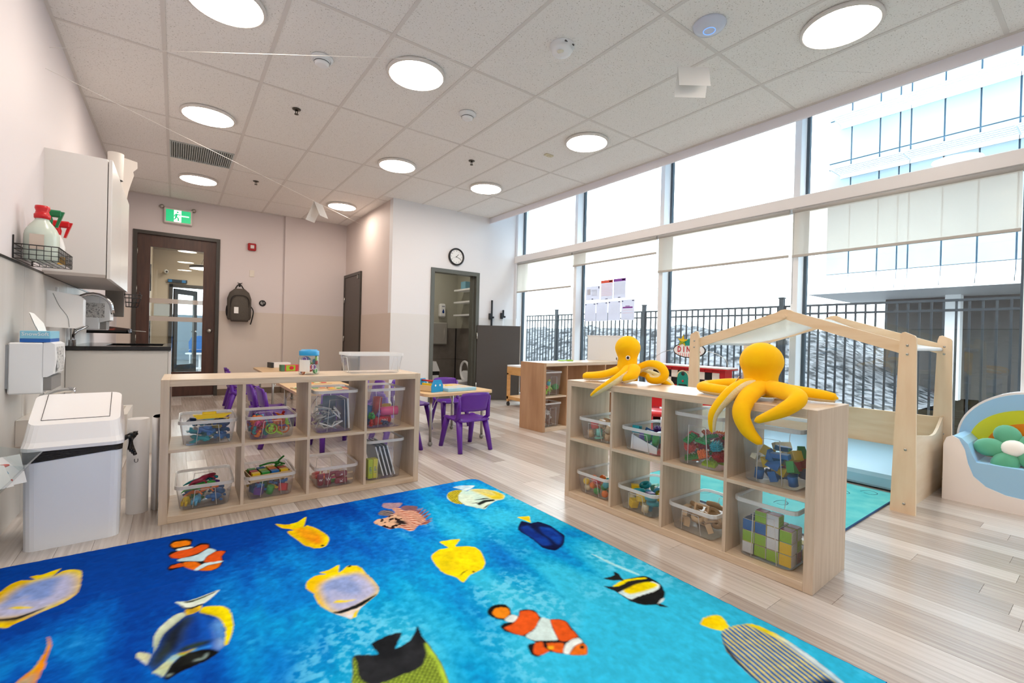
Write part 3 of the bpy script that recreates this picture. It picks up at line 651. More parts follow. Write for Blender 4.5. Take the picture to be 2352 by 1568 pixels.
# child sink with tap
sk = thing('wall_basin', 'white child-height wall basin behind the bin', 'basin', (XL+.005, 3.53, .39))
MB().box(0, .455, 0, .03, .0, .14).box(0, .455, .39, .42, 0, .14).box(.425, .455, .03, .39, .0, .14).box(0, .10, .03, .39, 0, .14).box(.10, .425, .03, .39, 0, .04).build('bowl', mat('ceramic', 0xeae4dc, .15), sk)
st = thing('basin_tap', 'small chrome tap of the child-height basin', 'tap', (XL+.06, 3.74, .53))
MB().tube(spline([(0, 0, 0), (.0, 0, .05), (.015, 0, .09), (.06, -.01, .125), (.115, -.02, .138), (.15, -.025, .135)], 5), [.024]*6+[.02]*6+[.015]*14, 12).build('spout', chrome, st)
MB().cyl((.142, -.024, .137), (.142, -.024, .115), .011).build('aerator', chrome, st); MB().tube([(0, 0, .09), (.02, .03, .15), (.06, .05, .17)], [.01, .008, .006], 8).build('lever', chrome, st)
# big white swing bin
bn = thing('swing_bin', 'tall white swing-lid bin with black liner', 'bin', (-.385, 3.15, 0), math.radians(3))
bbod = mat('bin_white', 0xf2f6fb, .28)
pr0 = rrect(.335, .31, .04); pr1 = rrect(.345, .33, .04)
mbx = MB(); n = len(pr0)
mbx.add([(x, y, .0) for x, y in pr0]+[(x, y, .45) for x, y in pr1], [tuple(range(n))[::-1]]+[(i, (i+1) % n, n+(i+1) % n, n+i) for i in range(n)])
mbx.build('body', bbod, bn)
bagm = mat('bin_liner_black', 0x121418, .25, bump=.9, bscale=25, stretch=(1, 1, 9))
mb = MB(); q0 = rrect(.349, .334, .04); q1 = rrect(.353, .338, .04); NQ = len(q0)
mb.add([(x, y, .405+.03*math.sin(x*6+1)) for x, y in q0]+[(x, y, .47) for x, y in q1], [(i, (i+1) % NQ, NQ+(i+1) % NQ, NQ+i) for i in range(NQ)], True)
mb.build('bin_liner', bagm, bn)
lp = rrect(.362, .345, .045)
lid = MB(); rings = [(lp, .462), (lp, .475), (rrect(.345, .33, .05), .56)]
V = []; 
for pp, z in rings: V += [(x, y, z) for x, y in pp]
# sloped top: the crown rises towards the wall side
top = [(x*.9, y*.80+.02, .585+.0*y+.33*(y+.14)) for x, y in lp]
V2 = [(x, y, .462) for x, y in lp]+[(x, y, .478) for x, y in lp]+[(x*.96, y*.93+.006, .50+.25*(y+.17)) for x, y in lp]+top
nn = len(lp); F = []
for k in range(3):
    for i in range(nn): F.append((k*nn+i, k*nn+(i+1) % nn, (k+1)*nn+(i+1) % nn, (k+1)*nn+i))
F.append(tuple(range(3*nn, 4*nn)))
lid.add(V2, F); lid.build('lid', mat('lid_white', 0xf6f6f8, .25), bn)
def ontop(x, y, e=.0012): return (x*.9, y*.80+.02, .585+.33*(y+.14)+e)
fp = [ontop(-.135, -.125), ontop(.135, -.125), ontop(.135, .165), ontop(-.135, .165)]
MB().tube([fp[3], fp[0], fp[1], fp[2]], .0016, 5).build('flap_gap', black, bn)
tw = MB()
for k in range(4): tw.tube(spline([(.175, -.05+.02*k, .46), (.20+.01*k, -.06+.015*k, .475+.01*(k % 2)), (.205, -.03+.01*k, .44), (.2+.008*k, -.05, .405-.01*k)], 4), .009, 7)
tw.build('liner_knot', bagm, bn)
# rolled paper by the bin
pr2 = thing('paper_roll', 'tall white paper roll standing between bin and shelf', 'paper roll', (-.158, 3.345, 0))
MB().lathe([(.001, .53), (.046, .53), (.05, .528), (.05, 0)], 26).build('roll', mat('roll_white', 0xf4f5f6, .4), pr2)
text('printed_mark', 'U', .03, black, pr2, T(-.005, -.0503, .30) @ RZ(.1) @ FY)
def sheet():
    P = spline([(-.066, 3.32, 0), (-.074, 3.31, 0), (-.085, 3.318, 0), (-.098, 3.36, 0), (-.09, 3.43, 0), (-.066, 3.455, 0)], 6)
    poly = [(p.x, p.y) for p in P]+[(p.x+.003, p.y+.004) for p in reversed(P)]
    return tag(MB().prism(poly, 0, .53, smooth=True).build('curled_sheet', mat('roll_white', 0xf4f5f6, .4)), 'loosely curled white sheet standing beside the paper roll', 'paper')
sheet()
# acrylic card holder on the left wall
ah = thing('acrylic_holder', 'clear acrylic holder of picture cards on the left wall', 'holder', (XL+.006, 2.62, 0))
acr = clear('acrylic', 0xf2f6f6, 0xf0f4f6, .10, .03)
prof = [(0, .34), (.10, .36), (.235, .46), (.232, .466), (.10, .368), (.0, .348)]
MB().prism([(0, .33), (.09, .335), (.20, .475), (.203, .47), (.095, .327), (0, .322)], 0, .30, MXZ).build('front_plate', acr, ah)
for _y in (0, .294): MB().prism([(0, .33), (.09, .335), (.20, .475), (.0, .53)], _y, _y+.006, MXZ).build('side_plate', acr, ah)
MB().box(0, .006, 0, .3, .32, .54).build('back_plate', acr, ah)
cdm = mat('card_print', 0xf4f2f0, .5)
for k, (x, y, rz) in enumerate(((.075, .19, -.85), (.088, .225, -.7), (.10, .245, -.95))):
    Mc = T(x, y, .345) @ RZ(rz) @ RY(.95+.1*k)
    c = MB().box(-.13, 0, -.07, .07, 0, .0015, M=Mc).build('picture_card', cdm, ah)
    MB().ell((-.055, -.01, .002), (.022, .03, .0006), 12, 6, Mc).build('blue_print', mat('card_blue', 0x18a0dc, .5), c)
    MB().ell((-.09, .0, .002), (.008, .03, .0006), 12, 6, Mc).ell((-.02, .01, .002), (.009, .02, .0006), 12, 6, Mc).build('red_print', mat('card_red', 0xd84a3a, .5), c)
# ================================================================= BACK WALL ITEMS
ex = thing('exit_sign', 'green running-man exit sign above the wooden door', 'sign', (0.007, YB-.035, 2.75))
MB().box(-.175, .175, -.03, .035, -.115, .115, .008).build('housing', mat('sign_case', 0xd8d2ce, .4), ex)
MB().box(-.15, .15, -.034, -.03, -.088, .088).build('green_face', mat('exit_green', 0x0fa86c, .4, emit=.55), ex)
MB().box(-.055, .035, -.036, -.033, -.088, .088).box(.035, .13, -.036, -.033, .0, .016).build('white_pictogram', mat('exit_white', 0xf2f8f4, .4, emit=.6), ex)
man = MB().ell((-.01, -.037, .058), (.012, .002, .012), 12, 8)
for pp, rr in (([(-.02, .035), (-.03, -.01)], .012), ([(-.02, .03), (.012, .02), (.03, .028)], .006), ([(-.02, .03), (-.045, .015), (-.05, -.01)], .006), ([(-.03, -.01), (-.002, -.03), (-.0, -.07)], .008), ([(-.03, -.01), (-.04, -.045), (-.06, -.05)], .008)):
    man.tube([(x, -.037, z) for x, z in pp], rr, 6, flat=.3, up=(0, 1, 0))
man.build('running_figure', MATS['exit_green'], ex)
for sx in (-.2, .19): MB().lathe([(.001, .05), (.02, .048), (.03, .02), (.028, 0)], 16, mi=0).build('lamp_head', steel, ex, M=T(sx, .02, .125) @ RX(PI/2))
al = thing('fire_alarm', 'red wall fire alarm strobe right of the door', 'alarm', (.99, YB, 2.43))
MB().box(-.06, .06, -.045, 0, -.06, .06, .012).build('housing', mat('alarm_red', 0xb01c24, .35), al); MB().box(-.025, .03, -.06, -.045, -.028, .028, .006).build('strobe_lens', mat('strobe', 0xe4dcdc, .1), al)
tag(MB().box(.965, 1.035, YB-.008, YB, 1.94, 2.05, .003).build('switch_plate', mat('ivory_plate', 0xe4dcd0, .4)), 'blank ivory plate below the fire alarm', 'plate')
hk = tag(MB().box(-.015, .015, -.006, 0, -.03, .03, .003).tube(spline([(0, -.004, .01), (0, -.04, .0), (0, -.05, .03)], 4), .006, 8).tube([(-.03, -.03, .035), (0, -.008, 0), (.03, -.03, .035)], .006, 8).build('coat_hook', black, loc=(.83, YB, 1.79)), 'black coat hook holding the backpack', 'hook')
bp_ = thing('backpack', 'grey fabric backpack hanging on the wall hook', 'backpack', (.82, YB-.1, 1.22))
gry = mat('heather_fabric', 0x5c564f, .9, c2=0x49443f, nscale=120); dk = mat('black_webbing', 0x1c1a1a, .8)
def backprof(w, h, r):
    return [(-w, .04), (-w*.9, 0), (w*.9, 0), (w, .04), (w, h*.68), (w*.8, h*.88), (w*.4, h), (-w*.4, h), (-w*.8, h*.88), (-w, h*.68)]
bmesh_ = MB()
outl = backprof(.165, .50, .1)
def loft(rings):
    V = []; n = len(rings[0])
    for r in rings: V += r
    F = [tuple(range(n))[::-1], tuple(range((len(rings)-1)*n, len(rings)*n))]
    for k in range(len(rings)-1):
        for i in range(n): F.append((k*n+i, k*n+(i+1) % n, (k+1)*n+(i+1) % n, (k+1)*n+i))
    return V, F
def scl(pr, s, y): 
    cz = .25
    return [(x*s, y, cz+(z-cz)*s) for x, z in pr]
V, F = loft([scl(outl, .95, .08), scl(outl, 1, .05), scl(outl, 1, -.04), scl(outl, .9, -.075)])
bmesh_.add(V, F, True); bmesh_.build('main_body', gry, bp_)
V, F = loft([scl(backprof(.13, .40, .1), .98, -.07), scl(backprof(.13, .40, .1), 1, -.09), scl(backprof(.13, .4, .1), .85, -.11)])
MB().add([(x, y, z-.03) for x, y, z in V], F, True).build('front_pocket', gry, bp_)
MB().tube(spline([(-.12, -.095, .2), (-.125, -.095, .3), (-.09, -.095, .37), (0, -.095, .39), (.09, -.095, .37), (.125, -.095, .3), (.12, -.095, .2)], 4), .006, 6).build('zip', dk, bp_)
MB().tube(spline([(-.06, .0, .49), (-.03, .02, .55), (.0, .04, .57), (.03, .02, .55), (.06, 0, .49)], 4), .009, 8).build('carry_loop', dk, bp_)
MB().box(-.08, -.02, -.118, -.112, .10, .20).build('hang_tag', paper, bp_); MB().box(-.02, .02, -.1, -.096, .33, .35).build('logo_patch', dk, bp_)
MB().tube(spline([(.15, .05, .25), (.2, .0, .15), (.18, .0, .0), (.16, -.01, -.07)], 5), .014, 6, flat=.4).build('shoulder_strap', dk, bp_)
MB().ell((-.165, 0, .14), (.02, .05, .09)).build('side_pocket', dk, bp_)
mg = thing('round_magnet', 'round black and silver disc stuck to the wall beside the backpack', 'disc', (1.165, YB, 1.515))
MB().lathe([(.001, .012), (.05, .012), (.052, 0)], 26).build('disc', black, mg, M=RX(PI/2)); MB().lathe([(.001, .0135), (.034, .0135)], 22).build('printed_face', mat('disc_print', 0x9a9a98, .4, c2=0x2a2a2a, nscale=40, thr=(.45, .55)), mg, M=RX(PI/2))
ck = thing('wall_clock', 'round white wall clock with black rim above the washroom door', 'clock', (3.546, 6.395, 2.30))
MB().lathe([(.112, .012), (.115, .03), (.132, .034), (.138, .02), (.136, 0)], 44).build('rim', black, ck, M=RX(PI/2))
MB().lathe([(.001, .014), (.114, .014)], 40).build('dial', mat('dial_white', 0xf2f2f0, .4), ck, M=RX(PI/2))
for h in range(12):
    a = PI/2-(h+1)*PI/6
    text('numeral', str(h+1), .026, black, ck, T(.092*math.cos(a), -.0148, .092*math.sin(a)) @ FY)
def hand(a, l, w): MB().box(-w, w, -.0015, .0015, -.015, l).build('clock_hand', black, ck, M=T(0, -.018, 0) @ RY(a))
hand(math.radians(42), .055, .003); hand(math.radians(112), .085, .002); hand(math.radians(250), .08, .0007)
for x, z0, z1, zc_, lb in ((4.236, 1.10, 1.66, 1.39, 'tall black upright pole with clamp on the white wall'), (4.47, 1.25, 1.51, 1.41, 'short black clamp bracket with a pale rod on the white wall')):
    c = thing('wall_clamp', lb, 'bracket', (x, 6.37, 0))
    MB().box(-.012, .012, -.012, .012, z0 if x < 4.3 else 1.38, z1, .002).build('pole', black, c)
    MB().box(-.05, -.012, -.02, .026, zc_-.05, zc_+.05, .005).box(.012, .04, -.02, .02, zc_-.03, zc_+.0, .004).build('clamp', black, c)
    if x > 4.3: MB().cyl((0, 0, .95), (0, 0, 1.38), .006).build('pale_rod', white, c)
# ================================================================= CUBE SHELVES
CELL, IN, OUT = .335, .016, .038
def cube_shelf(label, M, top_m=None, W=4):
    t = thing('cube_shelf', label, 'shelf', M=M)
    L_ = OUT*2+W*CELL+(W-1)*IN; Hh = .77; D = .39
    for x in (0, L_-OUT): MB().box(x, x+OUT, 0, D, 0, Hh, .0015).build('side_panel', oak, t)
    MB().box(OUT, L_-OUT, 0, D, Hh-OUT, Hh-.0005, .0015).build('top_panel', top_m or oakh, t)
    MB().box(OUT, L_-OUT, 0, D, 0.0005, OUT, .0015).build('bottom_panel', oakh, t)
    for i in range(1, W): 
        x = OUT+i*CELL+(i-1)*IN; MB().box(x, x+IN, .001, D-.001, OUT, Hh-OUT).build('divider', oak, t)
    zm = Hh/2
    for i in range(W):
        x = OUT+i*(CELL+IN); MB().box(x, x+CELL, .001, D-.001, zm-IN/2, zm+IN/2).build('shelf_board', oakh, t)
    return t
def cell(i, up): return OUT+CELL/2+i*(CELL+IN), (.77/2+IN/2 if up else OUT)
M1 = T(-.057, 3.041, 0) @ RZ(-.0206)
M2 = T(2.098, 2.227, 0) @ RZ(-PI/2+.0271)
M3 = T(3.27, 3.85, 0) @ RZ(math.radians(4))
S1 = cube_shelf('low pale oak cube shelf between bin and rug', M1)
S2 = cube_shelf('pale oak cube shelf carrying two yellow octopuses', M2)
S3 = cube_shelf('oak cube shelf standing under the window papers', M3, W=4)
for ch in S3.children:
    if ch.name.startswith('side_panel'): ch.data.materials[0] = oakt
    if ch.name.startswith(('divider',)): ch.data.materials[0] = oakt
# ---------------------------------------------------------------- tubs
def tub_parts(t, w, d, h):
    b0 = rrect(w*.86-.01, d*.90-.01, .03); b1 = rrect(w-.014, d-.014, .035); n = len(b0)
    k0 = rrect(w*.84-.02, d*.88-.02, .03)
    mb = MB()
    mb.add([(x, y, .001) for x, y in k0]+[(x, y, .008) for x, y in b0]+[(x, y, h-.012) for x, y in b1], [tuple(range(n))[::-1]]+[(k*n+i, k*n+(i+1) % n, (k+1)*n+(i+1) % n, (k+1)*n+i) for k in range(2) for i in range(n)], True)
    mb.build('tub_shell', tubm, t)
    r0 = rrect(w-.014, d-.014, .035); r1 = rrect(w, d, .04)
    rm = MB(); V = [(x, y, h-.014) for x, y in r0]+[(x, y, h-.018) for x, y in r1]+[(x, y, h) for x, y in r1]+[(x, y, h) for x, y in r0]
    rm.add(V, [(k*n+i, k*n+(i+1) % n, ((k+1) % 4)*n+(i+1) % n, ((k+1) % 4)*n+i) for k in range(4) for i in range(n)])
    rm.build('rim', rimm, t)
    for s in (-1, 1):
        def wy(z): return s*((d*.90-.01)/2+((d-.014)/2-(d*.90-.01)/2)*z/h+.0012)
        zt = h*.78
        MB().tube([(-w*.20, wy(.01), .01), (-w*.165, wy(zt), zt), (w*.165, wy(zt), zt), (w*.20, wy(.01), .01)], .0022, 5).build('handle_ridge', rimm, t)
def tub(label, M, x, y, z, big=False, rz=0., turn=False):
    w, d, h = .28, .385, (.275 if big else .14)
    t = thing('storage_tub', label, 'tub', M=M @ T(x, y, z+.001) @ RZ(rz+(PI/2 if turn else 0)), group='clear storage tubs')
    tub_parts(t, w, d, h)
    return t, (w, d, h)
# ---------------------------------------------------------------- toys
PAL = dict(red=0xc8202c, orange=0xf07820, yellow=0xf2cc20, green=0x2f9a3c, lime=0x9cc82c, blue=0x1f6fb8, teal=0x18a0b0, sky=0x5ab8e0, purple=0x6a3fa0, pink=0xe84a8c, white=0xe8e8e8, cream=0xe8dcb8, wood=0xd8b890, mint=0x86d0c0, lilac=0xb0a0dc, brown=0x7a5038, black=0x282828, maroon=0x8c2440, grey=0x8a98a4, coral=0xe8584c, navy=0x24406c)
def pm(c): return mat('toy_'+c, PAL[c], .35)
TOY = {}
def bell(pts): 
    b = MB()
    for c, r in pts: b.ell(c, r, 12, 8)
    return b
def toy_mesh(kind):
    b = MB()
    if kind == 'building_block': b.box(-.022, .022, -.022, .022, 0, .044, .002)
    elif kind == 'wooden_plank': b.box(-.05, .05, -.014, .014, 0, .026, .002)
    elif kind == 'wedge_block': b.prism([(-.028, 0), (.028, 0), (-.028, .05)], -.016, .016, MXZ)
    elif kind == 'cylinder_block': b.tube([(0, 0, 0), (0, 0, .045)], .02, 18)
    elif kind == 'arch_block': b.prism([(-.045, 0), (-.022, 0)]+[(.022*math.cos(a), .022*math.sin(a)) for a in [PI-PI*i/8 for i in range(9)]]+[(.045, 0), (.045, .04), (-.045, .04)], -.014, .014, MXZ)
    elif kind == 'wooden_ball': b.ell((0, 0, .022), (.022, .022, .022))
    elif kind == 'toy_fruit': b.ell((0, 0, .02), (.028, .022, .02)).ell((.024, 0, .02), (.006, .006, .006))
    elif kind == 'leaf_piece': b.ell((0, 0, .01), (.034, .018, .008))
    elif kind == 'bristle_block':
        b.box(-.02, .02, -.02, .02, .004, .044)
        for i in range(3):
            for j in range(3):
                for a in ((-.014+.014*i, -.014+.014*j, .047),): b.cbox(a, (.006, .006, .008))
                b.cbox((-.024, -.014+.014*i, .012+.012*j), (.01, .006, .006)); b.cbox((.024, -.014+.014*i, .012+.012*j), (.01, .006, .006)); b.cbox((-.014+.014*i, -.024, .012+.012*j), (.006, .01, .006))
    elif kind == 'bristle_plate':
        b.box(-.035, .035, -.02, .02, .004, .016)
        for i in range(5):
            for j in range(3): b.cbox((-.028+.014*i, -.014+.014*j, .019), (.006, .006, .008))
    elif kind == 'counting_bear': b = bell([((0, 0, .016), (.013, .011, .016)), ((0, 0, .036), (.010, .009, .010)), ((-.008, 0, .044), (.004, .003, .004)), ((.008, 0, .044), (.004, .003, .004)), ((-.013, -.003, .02), (.005, .005, .009)), ((.013, -.003, .02), (.005, .005, .009)), ((-.007, -.008, .004), (.006, .009, .005)), ((.007, -.008, .004), (.006, .009, .005))])
    elif kind == 'toy_animal':
        b = bell([((0, 0, .034), (.036, .018, .018)), ((.040, 0, .044), (.016, .013, .013)), ((.052, 0, .04), (.008, .008, .006))])
        for sx in (-.022, .02):
            for sy in (-.01, .01): b.tube([(sx, sy, 0), (sx, sy, .03)], [.008, .009], 8)
        b.tube([(-.034, 0, .036), (-.055, 0, .03)], [.006, .001], 6)
    elif kind == 'toy_turtle':
        b = bell([((0, 0, .022), (.034, .028, .018)), ((.042, 0, .022), (.014, .011, .011))])
        for sx in (-.022, .022):
            for sy in (-.024, .024): b.ell((sx, sy, .007), (.01, .009, .007), 8, 6)
    elif kind == 'toy_lizard':
        b.tube(spline([(-.1, .0, .01), (-.06, .015, .016), (-.02, -.004, .02), (.03, .004, .022), (.07, 0, .02), (.1, .003, .014)], 4), lerp_list([.002, .007, .014, .017, .012, .013, .006], 21), 9)
        for sx in (-.02, .045):
            for s in (-1, 1): b.tube([(sx, s*.01, .018), (sx+.008, s*.03, .014), (sx+.016, s*.034, .002)], [.006, .005, .006], 6)
    elif kind == 'toy_dinosaur':
        b.tube(spline([(-.08, 0, .03), (-.04, 0, .035), (0, 0, .045), (.03, 0, .06), (.045, 0, .085), (.07, 0, .085)], 4), lerp_list([.003, .014, .024, .02, .012, .011], 21), 9)
        for sx in (-.012, .016):
            for s in (-1, 1): b.tube([(sx, s*.014, .035), (sx, s*.016, 0)], [.011, .009], 7)
    elif kind == 'toy_car':
        b.box(-.042, .042, -.02, .02, .010, .028, .005).box(-.022, .02, -.017, .017, .026, .042, .006)
        for sx in (-.025, .025):
            for sy in (-.02, .02): b.cyl((sx, sy-.004, .01), (sx, sy+.004, .01), .010, n=12)
    elif kind == 'toy_truck':
        b.box(-.055, .02, -.02, .02, .012, .046, .004).box(.022, .052, -.019, .019, .012, .038, .006)
        for sx in (-.04, -.018, .036):
            for sy in (-.02, .02): b.cyl((sx, sy-.004, .01), (sx, sy+.004, .01), .010, n=12)
    elif kind == 'toy_plane':
        b.tube([(-.06, 0, .02), (-.04, 0, .02), (.04, 0, .02), (.06, 0, .018)], [.004, .012, .013, .004], 10); b.box(-.012, .016, -.06, .06, .016, .02, .002).box(-.056, -.04, -.024, .024, .02, .023).box(-.058, -.04, -.002, .002, .02, .042)
    elif kind == 'toy_boat': b.prism([(-.06, .03), (-.045, 0), (.035, 0), (.065, .03)], -.02, .02, MXZ).box(-.03, .015, -.013, .013, .028, .046, .003)
    elif kind == 'ice_pop':
        b.tube([(-.045, 0, .014), (-.038, 0, .014), (.03, 0, .014), (.04, 0, .014)], [.01, .022, .022, .018], 14, flat=.6)
    elif kind == 'play_cup':
        b.lathe([(.024, 0), (.026, .10), (.0235, .10), (.0215, .003), (.001, .003)], 20); b.lathe([(.001, 0), (.024, 0)], 20)
    elif kind == 'magnetic_triangle': b.tube([(-.036, 0, .005), (.036, 0, .005), (0, .06, .005)], .0055, 4, closed=True, sq=True)
    elif kind == 'magnetic_square': b.tube([(-.034, -.034, .005), (.034, -.034, .005), (.034, .034, .005), (-.034, .034, .005)], .0055, 4, closed=True, sq=True)
    elif kind == 'hollow_wood_block': b.box(-.045, .045, -.018, -.012, 0, .036).box(-.045, .045, .012, .018, 0, .036) if False else b.box(-.038, .038, -.014, .014, 0, .009).box(-.038, .038, -.014, .014, .037, .046).box(-.038, -.028, -.014, .014, .009, .037).box(.028, .038, -.014, .014, .009, .037)
    elif kind == 'hollow_wood_wedge': b.prism([(-.04, 0), (.04, 0), (.04, .009), (-.026, .009)], -.014, .014, MXZ).prism([(-.04, 0), (-.026, .009), (.028, .042), (.04, .05)], -.014, .014, MXZ).box(.031, .04, -.014, .014, .008, .05)
    elif kind == 'wood_half_ring': b.prism([(.044*math.cos(a), .044*math.sin(a)) for a in [PI*i/12 for i in range(13)]]+[(.030*math.cos(a), .030*math.sin(a)) for a in [PI-PI*i/12 for i in range(13)]], -.014, .014, MXZ)
    elif kind == 'wood_ring': b.tube([(.026*math.cos(a), .026*math.sin(a), .014) for a in [2*PI*i/20 for i in range(20)]], .011, 8, closed=True, flat=1.2)
    elif kind == 'star_piece': b.prism([((.026 if i % 2 == 0 else .011)*math.cos(PI/2+i*PI/5), (.026 if i % 2 == 0 else .011)*math.sin(PI/2+i*PI/5)) for i in range(10)], 0, .014)
    elif kind == 'magnifier': b.tube([(.03*math.cos(a), .03*math.sin(a), .006) for a in [2*PI*i/20 for i in range(20)]], .005, 7, closed=True).tube([(.03, 0, .006), (.075, 0, .006)], .007, 7)
    elif kind == 'stamper': b.tube([(0, 0, 0), (0, 0, .012)], .019, 18)
    elif kind == 'plush_toy': b = bell([((0, 0, .05), (.045, .04, .05)), ((.0, -.005, .115), (.036, .034, .034)), ((-.028, 0, .145), (.013, .008, .013)), ((.028, 0, .145), (.013, .008, .013)), ((-.045, -.02, .05), (.016, .02, .032)), ((.045, -.02, .05), (.016, .02, .032)), ((-.025, -.045, .016), (.018, .03, .016)), ((.025, -.045, .016), (.018, .03, .016)), ((0, -.034, .108), (.016, .012, .012))])
    else: b.box(-.02, .02, -.02, .02, 0, .04)
    me = b.mesh(kind); return me
def toy(kind, color, loc_M, label, group, extra=None):
    key = (kind, color)
    if key not in TOY:
        base = TOY.get(kind)
        if base is None: base = toy_mesh(kind); TOY[kind] = base
        me = base.copy(); me.materials.clear(); me.materials.append(pm(color)); TOY[key] = me
    o = link(kind, TOY[key], None, None, M=loc_M)
    o.matrix_world = loc_M
    return tag(o, label, kind.split('_')[-1] if kind not in ('play_cup',) else 'cup', group)
SIZ = dict(toy_animal=.115, toy_turtle=.095, toy_car=.085, toy_truck=.108, toy_plane=.12, toy_boat=.125, toy_dinosaur=.15, bristle_block=.066, bristle_plate=.08, wooden_plank=.104, arch_block=.092, hollow_wood_block=.08, hollow_wood_wedge=.085, wood_half_ring=.09, magnetic_triangle=.085, magnetic_square=.1, wood_ring=.074, wedge_block=.06, building_block=.058, cylinder_block=.044, leaf_piece=.068, star_piece=.052, play_cup=.1, toy_fruit=.056)
# toys settle into a tub one after another: each comes to rest on the height already reached under its own footprint
GS = .003; HF = {}; CL = {}; LATER = []
def cloud(me):
    if me.name not in CL:
        out = []; co = [v.co for v in me.vertices]; me.calc_loop_triangles()
        for tr in me.loop_triangles:
            a, b, c = (np.array(co[k]) for k in tr.vertices)
            n = int(max(np.linalg.norm(b-a), np.linalg.norm(c-a), np.linalg.norm(c-b))/.0022)+1
            for u in range(n+1):
                v = np.arange(n+1-u); out.append(a+np.outer(np.full(len(v), u/n), b-a)+np.outer(v/n, c-a))
        CL[me.name] = np.concatenate(out)
    return CL[me.name]
def field(tb, dims):
    if tb.name not in HF: HF[tb.name] = np.full((int(dims[0]/GS)+8, int(dims[1]/GS)+8), .0098)
    return HF[tb.name]
def place(tb, dims, P, spots, front=.12):
    """lowest free resting place of the point cloud P among the spots; returns (x, y, z) or None"""
    H = field(tb, dims); w, d, h = dims; hx, hy = (w*.86-.01)/2-.003, (d*.90-.01)/2-.003
    lo, hi = P.min(0), P.max(0); rx = (-hx-lo[0], hx-hi[0]); ry = (-hy-lo[1], hy-hi[1])
    if rx[0] > rx[1] or ry[0] > ry[1]: return None
    best = None
    for fx, fy, free in spots:
        x = rx[0]+fx*(rx[1]-rx[0]) if free else min(max(fx, rx[0]), rx[1]); y = ry[0]+fy*(ry[1]-ry[0]) if free else min(max(fy, ry[0]), ry[1])
        cx, cy = np.abs(P[:, 0]+x)-(hx-.028), np.abs(P[:, 1]+y)-(hy-.028)
        if free and ((cx > 0) & (cy > 0) & (cx*cx+cy*cy > .028**2)).any(): continue
        ii = ((P[:, 0]+x+w/2)/GS).astype(int)+4; jj = ((P[:, 1]+y+d/2)/GS).astype(int)+4
        z = (H[ii, jj]-P[:, 2]).max()
        sc = z+hi[2]+front*y
        if best is None or sc < best[0]: best = (sc, x, y, z, ii, jj)
    return best
def stamp(tb, dims, P, best):
    H = field(tb, dims); _, x, y, z, ii, jj = best
    for a in (-1, 0, 1):
        for b in (-1, 0, 1): np.maximum.at(H, (ii+a, jj+b), P[:, 2]+z+.0006)
def settle(tb, dims, o):
    L_ = tb.matrix_world.inverted() @ o.matrix_basis; A = np.array(L_.to_3x3())
    P = cloud(o.data) @ A.T
    for ch in o.children:
        if ch.name.startswith('wooden_stick'): P = np.concatenate([P, cloud(ch.data) @ A.T])
    b = place(tb, dims, P, [(L_.translation.x, L_.translation.y, False)])
    if b is None: return o
    stamp(tb, dims, P, b); L_.translation = Vector((b[1], b[2], b[3])); o.matrix_world = tb.matrix_world @ L_
    return o
def stand(tb, dims, o):
    L_ = tb.matrix_world.inverted() @ o.matrix_basis; P = cloud(o.data) @ np.array(L_.to_3x3()).T
    L_.translation.z = .0098-P[:, 2].min(); x, y, z = L_.translation; o.matrix_world = tb.matrix_world @ L_
    stamp(tb, dims, P, (0, x, y, z, ((P[:, 0]+x+dims[0]/2)/GS).astype(int)+4, ((P[:, 1]+y+dims[1]/2)/GS).astype(int)+4))
    return o
def settle_free(tb, dims, o):
    L_ = tb.matrix_world.inverted() @ o.matrix_basis; A = np.array(L_.to_3x3()); P = cloud(o.data) @ A.T
    for ch in o.children:
        if ch.name.startswith('wooden_stick'): P = np.concatenate([P, cloud(ch.data) @ A.T])
    b = place(tb, dims, P, [(R.random(), R.random()*.8, True) for _ in range(40)])
    if b is None: return settle(tb, dims, o)
    stamp(tb, dims, P, b); L_.translation = Vector((b[1], b[2], b[3])); o.matrix_world = tb.matrix_world @ L_
    return o
def toyS(tb, dims, *a):
    o = toy(*a); LATER.append(lambda: (settle_free if a[0] == 'toy_lizard' or a[0] == 'ice_pop' and 'lettered' not in a[3] else settle)(tb, dims, o)); return o
def toyN(tb, dims, *a): return (settle_free if a[:2] == ('play_cup', 'purple') else settle)(tb, dims, toy(*a))
def fill(tb, dims, where, specs, n, step=.06, layers=2, rows=4, tilt=.35, zstep=None, zmax=None):
    def run():
        w, d, h = dims; top = zmax or (h+.004 if h < .2 else h*.62)
        for k in range(n):
            kind, color = R.choice(specs); sz = SIZ.get(kind, .045); sc = min(1., step*1.5/sz)
            if kind not in TOY: TOY[kind] = toy_mesh(kind)
            b = None
            for q in range(3):
                Mr = RZ(R.uniform(0, 2*PI)) @ RX(R.uniform(-tilt, tilt)) @ RY(R.uniform(-tilt, tilt)) @ Matrix.Diagonal((sc, sc, sc, 1))
                P = cloud(TOY[kind]) @ np.array(Mr.to_3x3()).T
                c = place(tb, dims, P, [(R.random(), R.random()**1.3, True) for _ in range(10)])
                if c is not None and (b is None or c[0] < b[0][0]): b = (c, P, Mr)
            if b is None or b[0][3]+b[1][:, 2].max() > top: continue
            stamp(tb, dims, b[1], b[0])
            toy(kind, color, tb.matrix_world @ T(b[0][1], b[0][2], b[0][3]) @ b[2], '%s %s in the clear tub of %s' % (color if color != 'wood' else 'bare', kind.replace('_', ' '), where), where)
    LATER.append(run)
bpy.context.view_layer.update()
FRY = .225      # tub centre depth in a cell
def T1(i, up, big, lab, dx=0, dy=0, rz=0): x, z = cell(i, up); r = tub(lab, M1, x+dx, FRY+dy, z, big, rz); bpy.context.view_layer.update(); return r
